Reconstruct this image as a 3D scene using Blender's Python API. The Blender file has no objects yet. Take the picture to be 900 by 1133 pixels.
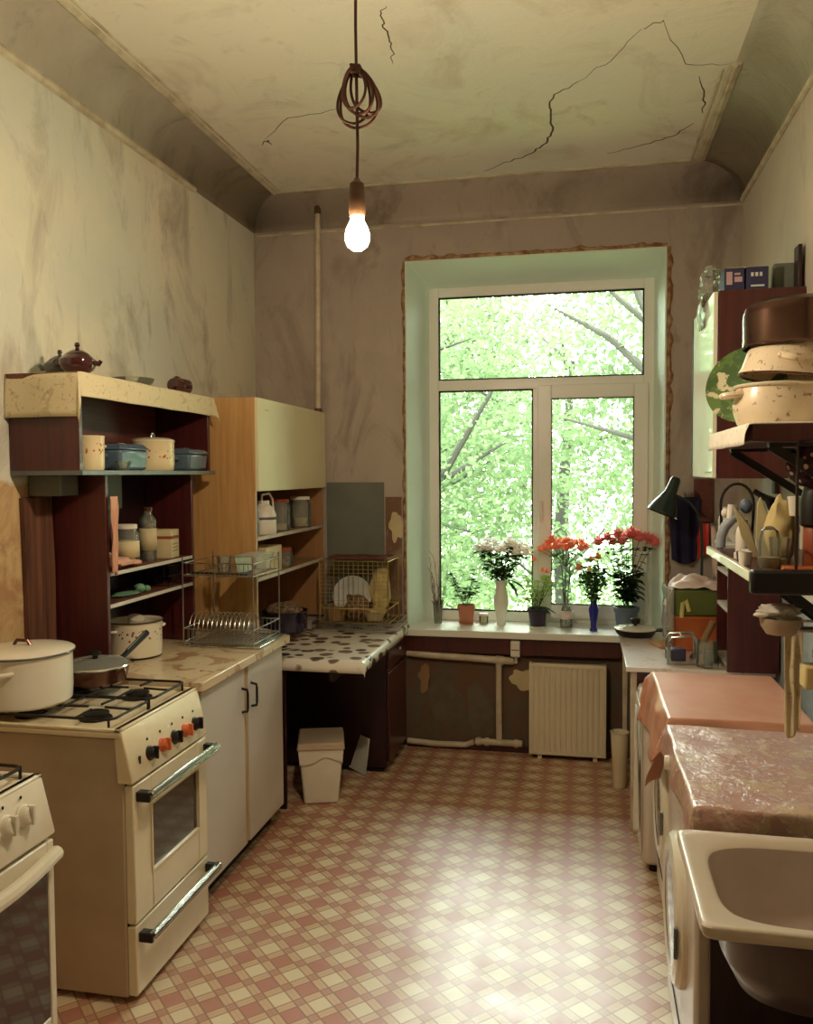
import bpy, bmesh, math, random
from mathutils import Vector, Matrix, noise
random.seed(7)
S = bpy.context.scene
COL = S.collection
PI = math.pi

# ------------------------------------------------------------------ camera
cd = bpy.data.cameras.new('camera'); cam = bpy.data.objects.new('camera', cd); COL.objects.link(cam)
F = 940.0; YAW = math.radians(11.8); PIT = math.radians(-2.6); ROL = math.radians(-0.34)
fw = Vector((-math.sin(YAW)*math.cos(PIT), math.cos(YAW)*math.cos(PIT), math.sin(PIT)))
rt = Vector((math.cos(YAW), math.sin(YAW), 0)); up = rt.cross(fw)
r2 = rt*math.cos(ROL) + up*math.sin(ROL); u2 = up*math.cos(ROL) - rt*math.sin(ROL)
cam.matrix_world = Matrix(((r2.x, u2.x, -fw.x, 0), (r2.y, u2.y, -fw.y, 0), (r2.z, u2.z, -fw.z, 1.64), (0, 0, 0, 1)))
cd.sensor_fit = 'VERTICAL'; cd.sensor_height = 36.0; cd.lens = F/1133*36.0
cd.clip_start = 0.02; cd.clip_end = 200
S.camera = cam

# ------------------------------------------------------------------ world: overcast sky, brighter overhead
w = bpy.data.worlds.new('world'); S.world = w; w.use_nodes = True
nt = w.node_tree; nt.nodes.clear()
tc = nt.nodes.new('ShaderNodeTexCoord'); sx = nt.nodes.new('ShaderNodeSeparateXYZ')
rp = nt.nodes.new('ShaderNodeValToRGB'); bg = nt.nodes.new('ShaderNodeBackground'); ow = nt.nodes.new('ShaderNodeOutputWorld')
nt.links.new(tc.outputs['Generated'], sx.inputs[0]); nt.links.new(sx.outputs['Z'], rp.inputs[0])
rp.color_ramp.elements[0].position = 0.0; rp.color_ramp.elements[0].color = (0.26, 0.31, 0.23, 1)
rp.color_ramp.elements[1].position = 0.75; rp.color_ramp.elements[1].color = (0.92, 1.0, 0.94, 1)
bg.inputs['Strength'].default_value = 32.0
nt.links.new(rp.outputs[0], bg.inputs[0]); nt.links.new(bg.outputs[0], ow.inputs[0])

# portal in the window opening: guides sky sampling only
ld = bpy.data.lights.new('window_portal', 'AREA'); lo = bpy.data.objects.new('window_portal', ld); COL.objects.link(lo)
ld.shape = 'RECTANGLE'; ld.size = 1.30; ld.size_y = 2.05; ld.cycles.is_portal = True
lo.location = (-0.27, 5.36, 1.75); lo.rotation_euler = (math.radians(-90), 0, 0)

S.view_settings.view_transform = 'Standard'; S.view_settings.look = 'None'
S.view_settings.exposure = 0.45; S.view_settings.gamma = 1.0; S.view_settings.use_curve_mapping = False
S.cycles.max_bounces = 10; S.cycles.diffuse_bounces = 6; S.cycles.glossy_bounces = 4
S.cycles.transmission_bounces = 8; S.cycles.transparent_max_bounces = 12
S.cycles.caustics_reflective = False; S.cycles.caustics_refractive = False
S.cycles.sample_clamp_indirect = 6; S.cycles.use_denoising = True
BULB_EMIT = 700.0

# ------------------------------------------------------------------ materials
def newmat(name):
    m = bpy.data.materials.new(name); m.use_nodes = True
    nt = m.node_tree; b = nt.nodes['Principled BSDF']
    return m, nt, b
def rgba(c): return (c[0], c[1], c[2], 1)
def N(nt, t, **kw):
    n = nt.nodes.new(t)
    for k, v in kw.items():
        if k in n.inputs: n.inputs[k].default_value = v
        else: setattr(n, k, v)
    return n
def mixc(nt, fac, a, b):
    m = nt.nodes.new('ShaderNodeMix'); m.data_type = 'RGBA'
    if isinstance(fac, (int, float)): m.inputs[0].default_value = fac
    else: nt.links.new(fac, m.inputs[0])
    for i, v in ((6, a), (7, b)):
        if isinstance(v, tuple): m.inputs[i].default_value = rgba(v)
        else: nt.links.new(v, m.inputs[i])
    return m.outputs[2]
def ramp(nt, fac, lo, hi, inv=False):
    r = nt.nodes.new('ShaderNodeMapRange'); nt.links.new(fac, r.inputs[0])
    r.inputs[1].default_value = lo; r.inputs[2].default_value = hi
    r.inputs[3].default_value = 1 if inv else 0; r.inputs[4].default_value = 0 if inv else 1
    r.clamp = True
    return r.outputs[0]
def math_(nt, op, a, b=None):
    m = nt.nodes.new('ShaderNodeMath'); m.operation = op
    for i, v in ((0, a), (1, b)):
        if v is None: continue
        if isinstance(v, (int, float)): m.inputs[i].default_value = v
        else: nt.links.new(v, m.inputs[i])
    return m.outputs[0]
def coords(nt, scale=(1, 1, 1), loc=(0, 0, 0)):
    g = nt.nodes.new('ShaderNodeNewGeometry'); mp = nt.nodes.new('ShaderNodeMapping')
    nt.links.new(g.outputs['Position'], mp.inputs[0]); mp.inputs['Scale'].default_value = scale; mp.inputs['Location'].default_value = loc
    return mp.outputs[0]
def nz(nt, vec, scale, detail=4, rough=.55, dist=0):
    n = nt.nodes.new('ShaderNodeTexNoise'); nt.links.new(vec, n.inputs['Vector'])
    n.inputs['Scale'].default_value = scale; n.inputs['Detail'].default_value = detail
    n.inputs['Roughness'].default_value = rough; n.inputs['Distortion'].default_value = dist
    return n.outputs[0]
def bump(nt, b, h, strength, dist=.01):
    n = nt.nodes.new('ShaderNodeBump'); n.inputs['Strength'].default_value = strength; n.inputs['Distance'].default_value = dist
    nt.links.new(h, n.inputs['Height']); nt.links.new(n.outputs[0], b.inputs['Normal'])
def plain(name, col, rough=.5, metal=0, col2=None, scale=8, lo=.4, hi=.65, bmp=0, coat=0, trans=0, stretch=(1, 1, 1), alpha=1, ior=1.45):
    m, nt, b = newmat(name)
    b.inputs['Base Color'].default_value = rgba(col); b.inputs['Roughness'].default_value = rough
    b.inputs['Metallic'].default_value = metal; b.inputs['Coat Weight'].default_value = coat
    b.inputs['Transmission Weight'].default_value = trans; b.inputs['Alpha'].default_value = alpha; b.inputs['IOR'].default_value = ior
    v = coords(nt, stretch)
    n = nz(nt, v, scale, 5)
    if col2 is None: col2 = tuple(c*.82 for c in col)
    nt.links.new(mixc(nt, ramp(nt, n, lo, hi), col, col2), b.inputs['Base Color'])
    if bmp: bump(nt, b, n, bmp)
    return m
def wood(name, c1, c2, rough=.45, axis='z', scale=1.0, coat=0):
    st = {'z': (26, 26, 1.6), 'y': (26, 1.6, 26), 'x': (1.6, 26, 26)}[axis]
    m, nt, b = newmat(name); v = coords(nt, tuple(s*scale for s in st))
    n = nz(nt, v, 1.6, 5, .6, .6)
    nt.links.new(mixc(nt, ramp(nt, n, .36, .66), c1, c2), b.inputs['Base Color'])
    b.inputs['Roughness'].default_value = rough; b.inputs['Coat Weight'].default_value = coat
    bump(nt, b, n, .08, .004)
    return m
def spots(name, base, cols, scale=30, size=.28, rough=.3, keep=.55, zlo=None, zhi=None, coat=0.2):
    """enamel or cloth with a scattered printed pattern"""
    m, nt, b = newmat(name); v = coords(nt)
    vo = nt.nodes.new('ShaderNodeTexVoronoi'); nt.links.new(v, vo.inputs['Vector']); vo.inputs['Scale'].default_value = scale
    n2 = nz(nt, v, scale*1.2, 3)
    d = math_(nt, 'ADD', vo.outputs['Distance'], math_(nt, 'MULTIPLY', n2, .35))
    msk = ramp(nt, d, size+.17, size+.12, False)
    msk = ramp(nt, d, size+.12, size+.2, True)
    sel = nz(nt, v, scale*.28, 2)
    msk = math_(nt, 'MULTIPLY', msk, ramp(nt, sel, keep-.03, keep+.03))
    if zlo is not None:
        s = nt.nodes.new('ShaderNodeSeparateXYZ'); nt.links.new(v, s.inputs[0])
        msk = math_(nt, 'MULTIPLY', msk, math_(nt, 'MULTIPLY', ramp(nt, s.outputs['Z'], zlo-.004, zlo), ramp(nt, s.outputs['Z'], zhi, zhi+.004, True)))
    hue = nt.nodes.new('ShaderNodeSeparateColor'); nt.links.new(vo.outputs['Color'], hue.inputs[0])
    c = mixc(nt, ramp(nt, hue.outputs[0], .45, .55), cols[0], cols[-1])
    nt.links.new(mixc(nt, msk, base, c), b.inputs['Base Color'])
    b.inputs['Roughness'].default_value = rough; b.inputs['Coat Weight'].default_value = coat
    return m
def glass(name, col=(1, 1, 1), rough=.02, mix=.85):
    """thin clear glass or plastic: mostly see-through with a sheen"""
    m = bpy.data.materials.new(name); m.use_nodes = True; nt = m.node_tree; nt.nodes.clear()
    t = N(nt, 'ShaderNodeBsdfTransparent'); t.inputs[0].default_value = rgba(col)
    g = N(nt, 'ShaderNodeBsdfGlossy'); g.inputs['Roughness'].default_value = rough
    fr = N(nt, 'ShaderNodeFresnel'); fr.inputs[0].default_value = 1.45
    x = N(nt, 'ShaderNodeMixShader'); o = N(nt, 'ShaderNodeOutputMaterial')
    d = N(nt, 'ShaderNodeBsdfDiffuse'); d.inputs[0].default_value = (.8, .8, .72, 1)
    x2 = N(nt, 'ShaderNodeMixShader'); x2.inputs[0].default_value = 1-mix
    nt.links.new(fr.outputs[0], x.inputs[0]); nt.links.new(t.outputs[0], x.inputs[1]); nt.links.new(g.outputs[0], x.inputs[2])
    nt.links.new(x.outputs[0], x2.inputs[1]); nt.links.new(d.outputs[0], x2.inputs[2]); nt.links.new(x2.outputs[0], o.inputs[0])
    return m

# plaster: aged, stained
def plaster(name, c1, c2, stain, s=1.0, lower=None, zsplit=None, rough=.9):
    m, nt, b = newmat(name); v = coords(nt)
    big = nz(nt, v, 1.1*s, 5, .6, .4); med = nz(nt, coords(nt, (1, 1, .45), (3, 1, 2)), 2.3*s, 6, .65, 1.0); fine = nz(nt, v, 45, 4, .6)
    c = mixc(nt, ramp(nt, big, .38, .62), c1, c2)
    c = mixc(nt, math_(nt, 'MULTIPLY', ramp(nt, med, .52, .74), .85), c, stain)
    v2 = nz(nt, coords(nt, (1, 1, .3), (7, 3, 5)), 7*s, 6, .7, .8)
    c = mixc(nt, math_(nt, 'MULTIPLY', ramp(nt, v2, .58, .8), .5), c, tuple(x*.55 for x in stain))
    if lower:
        sp = nt.nodes.new('ShaderNodeSeparateXYZ'); nt.links.new(v, sp.inputs[0])
        zz = math_(nt, 'ADD', sp.outputs['Z'], math_(nt, 'MULTIPLY', math_(nt, 'SUBTRACT', nz(nt, v, 5, 4), .5), .12))
        lowc = mixc(nt, ramp(nt, nz(nt, coords(nt, (1, 1, 1), (2, 2, 2)), 4.5, 5, .7, 1.2), .42, .6), lower[0], lower[1])
        c = mixc(nt, ramp(nt, zz, zsplit-.01, zsplit+.01, True), c, lowc)
    nt.links.new(c, b.inputs['Base Color']); b.inputs['Roughness'].default_value = rough
    bump(nt, b, math_(nt, 'ADD', fine, math_(nt, 'MULTIPLY', v2, 3)), .25, .006)
    return m
M = {}
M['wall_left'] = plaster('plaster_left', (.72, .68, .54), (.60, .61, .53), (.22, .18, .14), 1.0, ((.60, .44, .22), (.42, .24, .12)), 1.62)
M['wall_back'] = plaster('plaster_back_shaded', (.47, .41, .35), (.39, .33, .29), (.20, .15, .12), 1.2, ((.15, .085, .05), (.12, .105, .075)), .72)  # plaster darkened: the backlit wall's shade is put into its colour
M['wall_right'] = plaster('plaster_right', (.64, .57, .46), (.56, .51, .43), (.36, .29, .22), 1.0, ((.34, .38, .38), (.28, .32, .33)), 1.12)
M['ceiling'] = plaster('plaster_ceiling', (.82, .78, .66), (.75, .76, .67), (.55, .48, .36), .8)
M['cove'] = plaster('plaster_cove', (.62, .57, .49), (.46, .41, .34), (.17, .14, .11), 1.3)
M['cove_back'] = plaster('plaster_cove_back_shaded', (.44, .37, .31), (.37, .31, .26), (.19, .14, .11), 1.3)  # darker copy of the cove plaster, carrying the back band's shading
M['moulding'] = plain('moulding_paint', (.62, .57, .42), .8, col2=(.42, .36, .25), scale=9)
M['mint'] = plain('mint_daylight_tint', (.80, .95, .86), .5, col2=(.76, .92, .82), scale=3)  # mint tint of the bright daylight mixed into the reveal colour
M['upvc'] = plain('white_pvc', (.90, .90, .86), .3, col2=(.86, .86, .80), scale=3)
M['sill'] = plain('sill_white', (.86, .88, .80), .25, col2=(.82, .83, .74), scale=4)
M['raw'] = plain('raw_plaster', (.22, .10, .05), .95, col2=(.48, .33, .18), scale=22, bmp=.8)
M['white_en'] = plain('white_enamel', (.84, .80, .68), .22, col2=(.78, .72, .58), scale=4, coat=.3)
M['cream_en'] = plain('cream_enamel', (.80, .72, .52), .25, col2=(.72, .62, .42), scale=3, coat=.3)
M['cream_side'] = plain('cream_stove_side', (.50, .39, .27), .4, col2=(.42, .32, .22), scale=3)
M['door_white'] = plain('white_laminate', (.60, .56, .50), .35, col2=(.54, .50, .44), scale=2.5)
M['black'] = plain('black_paint', (.012, .010, .010), .35)
M['iron'] = plain('cast_iron', (.016, .012, .011), .5, metal=.3, bmp=.2, scale=60)
M['rubber'] = plain('dark_gap', (.012, .008, .008), .8)
M['chrome'] = plain('worn_chrome', (.72, .72, .66), .22, metal=1, col2=(.5, .5, .46), scale=30)
M['wire'] = plain('steel_wire', (.50, .48, .44), .3, metal=1)
M['brass'] = plain('brass_wire', (.66, .48, .18), .35, metal=.8)
M['oven_glass'] = plain('dark_oven_glass', (.055, .045, .04), .08, coat=.6)
M['oven_glass2'] = plain('brown_oven_glass', (.045, .025, .02), .06, coat=.6)
M['orange'] = plain('orange_plastic', (.70, .17, .06), .35)
M['maroon_wood'] = wood('maroon_wood', (.085, .014, .012), (.050, .008, .009), .35, coat=.2)
M['maroon_in'] = wood('maroon_wood_inside', (.16, .045, .028), (.10, .026, .018), .5, 'y')
M['dark_wood'] = wood('dark_wood', (.030, .008, .010), (.016, .004, .007), .35)  # dark wood, with the purple tint of deep shadows put into its colour
M['oak'] = wood('oak_veneer', (.58, .34, .13), (.46, .25, .085), .4, 'z')
M['oak_in'] = wood('oak_inside', (.42, .22, .09), (.34, .17, .07), .5, 'z')
M['plank'] = wood('worn_plank', (.20, .08, .04), (.05, .018, .012), .8, 'z', .5)
M['cream_door'] = plain('cream_laminate', (.78, .72, .47), .35, col2=(.74, .67, .43), scale=3)
M['grey_board'] = plain('grey_green_board', (.17, .18, .15), .6, col2=(.13, .14, .12), scale=4)
M['shelf_edge'] = plain('shelf_edge_white', (.62, .58, .50), .5)
M['white_pl'] = plain('white_plastic', (.80, .77, .68), .4, col2=(.74, .69, .58))
M['clear'] = glass('clear_glass', (.93, .95, .90), .03, .9)
M['plastic_film'] = glass('thin_plastic_film', (.95, .95, .92), .15, .72)
M['pane'] = glass('window_glass', (.97, .99, .97), .0, 1.0)
M['blue_en'] = plain('blue_grey_enamel', (.10, .15, .20), .2, col2=(.07, .11, .16), coat=.5)
M['maroon_gl'] = plain('maroon_glaze', (.055, .008, .010), .08, coat=.9)
M['grey_gl'] = plain('grey_glaze', (.13, .14, .14), .25)
M['bronze'] = plain('brown_enamel_pan', (.16, .065, .035), .18, metal=.5, col2=(.09, .03, .02), coat=.4)
M['lid_glass'] = glass('brown_lid_glass', (.55, .40, .32), .03, .8)
M['terracotta'] = plain('terracotta', (.55, .20, .11), .8)
M['dark_pot'] = plain('dark_plastic_pot', (.035, .022, .05), .4)
M['blue_glass'] = plain('cobalt_glass', (.012, .02, .26), .1, coat=.6)
M['slate_pot'] = plain('slate_blue_pot', (.13, .16, .22), .4)
M['stem'] = plain('green_stem', (.10, .17, .05), .6)
M['stem_br'] = plain('twig', (.16, .09, .06), .8)
M['leaf'] = plain('leaf_green', (.07, .15, .035), .45, col2=(.14, .26, .06), scale=14)
M['leaf_lt'] = plain('leaf_light_green', (.28, .42, .12), .5, col2=(.18, .30, .08), scale=14)
M['leaf_dk'] = plain('leaf_dark_green', (.025, .045, .02), .45, col2=(.05, .08, .03), scale=14)
M['soil'] = plain('soil', (.05, .03, .02), .95)
M['petal_w'] = plain('white_petal', (.88, .86, .80), .6)
M['petal_c'] = plain('coral_petal', (.78, .16, .09), .55, col2=(.85, .34, .18), scale=30)
M['petal_p'] = plain('rose_pink_petal', (.80, .13, .13), .55, col2=(.88, .35, .28), scale=30)
M['petal_y'] = plain('yellow_petal', (.80, .72, .30), .6)
M['lampgreen'] = plain('dark_green_lamp_enamel', (.020, .040, .034), .25, coat=.4)
M['peach'] = plain('peach_oilcloth', (.64, .32, .21), .35, col2=(.56, .25, .15), scale=4, coat=.3)
M['white_cloth'] = plain('white_cloth', (.74, .70, .62), .9)
M['pink_cloth'] = plain('pink_white_plastic', (.80, .60, .54), .5, col2=(.80, .74, .68), scale=12)
M['washer'] = plain('washer_white', (.70, .64, .58), .3, col2=(.64, .57, .50), scale=3, coat=.2)
M['sink_in'] = plain('sink_enamel', (.70, .62, .50), .3, col2=(.62, .53, .42), scale=4, coat=.15)
M['sink_in_shaded'] = plain('sink_enamel_shaded', (.58, .48, .42), .3, col2=(.50, .40, .34), scale=4, coat=.15)  # rim enamel made darker: shade inside the bowl painted into the colour
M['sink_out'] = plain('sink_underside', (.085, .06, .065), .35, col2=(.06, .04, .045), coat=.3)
M['pipe'] = plain('painted_pipe', (.66, .58, .45), .5, col2=(.52, .42, .30), scale=14)
M['radiator'] = plain('radiator_cream', (.76, .68, .50), .4, col2=(.70, .61, .44), scale=3)
M['cord'] = plain('brown_cord', (.10, .035, .02), .6)
M['socket'] = plain('bakelite', (.10, .05, .025), .4)
M['navy'] = plain('navy_cloth', (.018, .014, .05), .85)
M['red'] = plain('red_plastic', (.62, .05, .04), .4)
M['bag_green'] = plain('green_bag', (.13, .16, .035), .5)
M['bag_orange'] = plain('orange_bag', (.50, .13, .035), .5)
M['navy_en'] = plain('dark_purple_enamel', (.020, .012, .035), .15, coat=.6)
M['steelpot'] = plain('dark_steel', (.15, .085, .06), .16, metal=.85, col2=(.12, .06, .045))
M['blue_box'] = plain('dark_blue_carton', (.035, .035, .10), .45)
M['pink_print'] = plain('pale_print', (.62, .42, .42), .5)
M['carton'] = plain('pale_carton', (.66, .55, .32), .6)
M['kraft'] = plain('kraft_brown', (.34, .20, .09), .7)
M['rust'] = plain('rust_label', (.30, .07, .03), .4)
M['hose'] = plain('grey_blue_hose', (.30, .33, .38), .35)
M['bread'] = plain('pinkish_cloth', (.66, .36, .24), .8)
M['green_cloth'] = plain('green_plastic', (.16, .34, .20), .6)
M['contents_d'] = plain('dark_jar_contents', (.12, .06, .04), .8, col2=(.35, .24, .14), scale=60)
M['contents_l'] = plain('pale_jar_contents', (.62, .52, .32), .8, col2=(.45, .35, .2), scale=50)
M['paper'] = plain('pale_paper', (.70, .72, .66), .6)
M['sponge'] = plain('yellow_sponge', (.72, .58, .26), .8)
M['peel'] = plain('peeled_layer', (.15, .12, .085), .9, col2=(.11, .085, .06), scale=9)
M['worn'] = plain('worn_brown_paint', (.20, .11, .07), .8, col2=(.34, .26, .17), scale=12, lo=.5, hi=.7)
M['crack'] = plain('crack_dark', (.10, .07, .05), .95)
M['pot_fl'] = spots('cream_floral_enamel', (.80, .66, .38), [(.50, .10, .03), (.35, .12, .05)], 60, .3, keep=.42, zlo=1.71, zhi=1.755)
M['pot_fl2'] = spots('white_floral_enamel', (.80, .74, .58), [(.35, .04, .05), (.22, .05, .05)], 60, .3, keep=.40, zlo=.955, zhi=1.0)
M['basin_fl'] = spots('speckled_floral_enamel', (.76, .63, .44), [(.30, .13, .08), (.42, .2, .12)], 70, .26, keep=.44)
M['tray_fl'] = spots('green_floral_tray', (.17, .36, .06), [(.80, .72, .50), (.85, .80, .6)], 26, .34, keep=.48)
M['polka'] = spots('polka_cloth', (.035, .008, .012), [(.60, .36, .30), (.62, .4, .32)], 42, .26, keep=.2, rough=.8, coat=0)
M['lace'] = spots('lace_cloth', (.60, .52, .32), [(.34, .26, .14), (.42, .33, .18)], 70, .25, keep=.35, rough=.85, coat=0)
M['lace_w'] = spots('white_lace', (.80, .76, .66), [(.5, .44, .36), (.55, .5, .4)], 80, .25, keep=.4, rough=.85, coat=0)
M['oilcloth'] = spots('marbled_oilcloth', (.66, .52, .32), [(.26, .09, .04), (.34, .16, .07)], 16, .34, keep=.50, rough=.3)
M['tablecloth'] = spots('leaf_print_oilcloth', (.78, .74, .64), [(.20, .10, .08), (.30, .20, .14)], 15, .36, keep=.36, rough=.25)
M['lace_plastic'] = spots('pink_brown_lace_oilcloth', (.58, .37, .29), [(.68, .52, .40), (.40, .22, .16)], 38, .30, keep=.35, rough=.22, coat=.6)
M['pink_table'] = spots('pinkish_worn_top', (.76, .62, .56), [(.70, .46, .40), (.66, .5, .44)], 24, .3, keep=.4, rough=.2)

def blotch(name, base, c1, c2, s1=9, s2=30, rough=.3, coat=.2, t1=.56, t2=.6, bmp=0, stretch=(1, 1, 1)):
    m, nt, b = newmat(name); v = coords(nt, stretch)
    a = nz(nt, v, s1, 5, .62, .8); d = nz(nt, coords(nt, stretch, (5, 2, 1)), s2, 4, .6, .5)
    c = mixc(nt, ramp(nt, a, t1, t1+.04), base, c1); c = mixc(nt, ramp(nt, d, t2, t2+.04), c, c2)
    nt.links.new(c, b.inputs['Base Color']); b.inputs['Roughness'].default_value = rough; b.inputs['Coat Weight'].default_value = coat
    if bmp: bump(nt, b, math_(nt, 'ADD', a, d), bmp, .01)
    return m
M['oilcloth'] = blotch('marbled_oilcloth', (.66, .53, .34), (.42, .26, .14), (.24, .09, .05), 7, 16, t1=.55, t2=.64)
M['tablecloth'] = spots('leaf_print_oilcloth', (.78, .74, .64), [(.08, .04, .045), (.22, .15, .12)], 11.5, .42, keep=.36, rough=.25)
M['lace_plastic'] = blotch('pink_brown_lace_oilcloth', (.52, .31, .26), (.60, .44, .30), (.70, .56, .48), 11, 46, rough=.28, t1=.55, t2=.57, bmp=.5)
M['lace'] = blotch('lace_cloth', (.66, .57, .36), (.52, .43, .26), (.44, .34, .20), 22, 70, rough=.85, coat=0, t1=.58, t2=.62)
M['lace_w'] = blotch('white_lace', (.80, .76, .66), (.7, .64, .54), (.55, .48, .4), 30, 80, rough=.85, coat=0, t1=.58, t2=.62)
M['tray_fl'] = blotch('green_floral_tray', (.06, .12, .035), (.11, .19, .05), (.58, .54, .36), 9, 20, t1=.5, t2=.56)
M['basin_fl'] = blotch('speckled_floral_enamel', (.74, .62, .44), (.66, .54, .38), (.34, .20, .13), 5, 62, t1=.62, t2=.60)
M['pink_table'] = blotch('pinkish_worn_top', (.76, .66, .60), (.66, .50, .44), (.56, .40, .36), 12, 40, rough=.2, t1=.58, t2=.66)
def floor_mat():
    m, nt, b = newmat('checked_linoleum'); v = coords(nt)
    s = nt.nodes.new('ShaderNodeSeparateXYZ'); nt.links.new(v, s.inputs[0])
    P = .0935*math.sqrt(2)
    u = math_(nt, 'DIVIDE', math_(nt, 'ADD', s.outputs['X'], s.outputs['Y']), P)
    q = math_(nt, 'DIVIDE', math_(nt, 'SUBTRACT', s.outputs['X'], s.outputs['Y']), P)
    def cell(t):
        fl = math_(nt, 'FLOOR', t); fr = math_(nt, 'SUBTRACT', t, fl)
        d = math_(nt, 'ABSOLUTE', math_(nt, 'SUBTRACT', fr, .5))
        return fl, d
    fu, du = cell(u); fq, dq = cell(q)
    par = math_(nt, 'ABSOLUTE', math_(nt, 'MODULO', math_(nt, 'ADD', fu, fq), 2))
    par = math_(nt, 'GREATER_THAN', par, .5)
    H = .33
    inu = math_(nt, 'LESS_THAN', du, H); inq = math_(nt, 'LESS_THAN', dq, H)
    both = math_(nt, 'MULTIPLY', inu, inq)
    none = math_(nt, 'MULTIPLY', math_(nt, 'SUBTRACT', 1, inu), math_(nt, 'SUBTRACT', 1, inq))
    pink, cream = (.46, .20, .145), (.70, .58, .39)
    sq = mixc(nt, par, pink, cream)
    band = (.60, .40, .25)
    c = mixc(nt, both, band, sq)
    c = mixc(nt, none, c, (.50, .26, .17))
    def line(d): return math_(nt, 'LESS_THAN', math_(nt, 'ABSOLUTE', math_(nt, 'SUBTRACT', d, H)), .028)
    def mid(d): return math_(nt, 'GREATER_THAN', d, .488)
    ln = math_(nt, 'MAXIMUM', math_(nt, 'MAXIMUM', line(du), line(dq)), math_(nt, 'MULTIPLY', math_(nt, 'MAXIMUM', mid(du), mid(dq)), .4))
    c = mixc(nt, math_(nt, 'MULTIPLY', ln, .75), c, (.24, .12, .07))
    wear = nz(nt, v, 2.2, 5, .6, .5)
    c = mixc(nt, math_(nt, 'MULTIPLY', ramp(nt, wear, .5, .72), .25), c, (.62, .50, .38))
    nt.links.new(c, b.inputs['Base Color'])
    rr = nt.nodes.new('ShaderNodeMapRange'); nt.links.new(nz(nt, v, 5, 5, .6), rr.inputs[0]); rr.inputs[3].default_value = .26; rr.inputs[4].default_value = .52
    nt.links.new(rr.outputs[0], b.inputs['Roughness'])
    b.inputs['Specular IOR Level'].default_value = .7
    bump(nt, b, nz(nt, v, 3, 2), .35, .02)
    return m
M['floor'] = floor_mat()
def emit(name, col, s):
    m = bpy.data.materials.new(name); m.use_nodes = True; nt = m.node_tree; nt.nodes.clear()
    e = N(nt, 'ShaderNodeEmission'); e.inputs[0].default_value = rgba(col); e.inputs[1].default_value = s
    o = N(nt, 'ShaderNodeOutputMaterial'); nt.links.new(e.outputs[0], o.inputs[0]); return m
def leafmat(name, c, tr):
    m = bpy.data.materials.new(name); m.use_nodes = True; nt = m.node_tree; nt.nodes.clear()
    v = coords(nt); n = nz(nt, v, 1.2, 3)
    col = mixc(nt, ramp(nt, n, .35, .65), c, tuple(x*1.5 for x in c))
    d = N(nt, 'ShaderNodeBsdfDiffuse'); t = N(nt, 'ShaderNodeBsdfTranslucent'); x = N(nt, 'ShaderNodeMixShader'); x.inputs[0].default_value = tr
    nt.links.new(col, d.inputs[0]); nt.links.new(col, t.inputs[0])
    o = N(nt, 'ShaderNodeOutputMaterial'); nt.links.new(d.outputs[0], x.inputs[1]); nt.links.new(t.outputs[0], x.inputs[2]); nt.links.new(x.outputs[0], o.inputs[0]); return m
for k_, c_, tr_ in (('leaf', (.10, .20, .05), .45), ('leaf_lt', (.34, .48, .16), .5), ('leaf_dk', (.035, .06, .028), .25), ('petal_w', (.96, .95, .92), .6), ('petal_c', (.88, .40, .26), .55), ('petal_p', (.88, .36, .34), .55), ('petal_y', (.85, .78, .36), .5)):
    M[k_] = leafmat(k_, c_, tr_)
M['tree_leaf'] = leafmat('tree_leaf', (.078, .110, .055), .5)
M['bark'] = plain('bark', (.020, .018, .014), .95)
M['ground'] = plain('grass_ground', (.10, .16, .04), .95)

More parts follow.
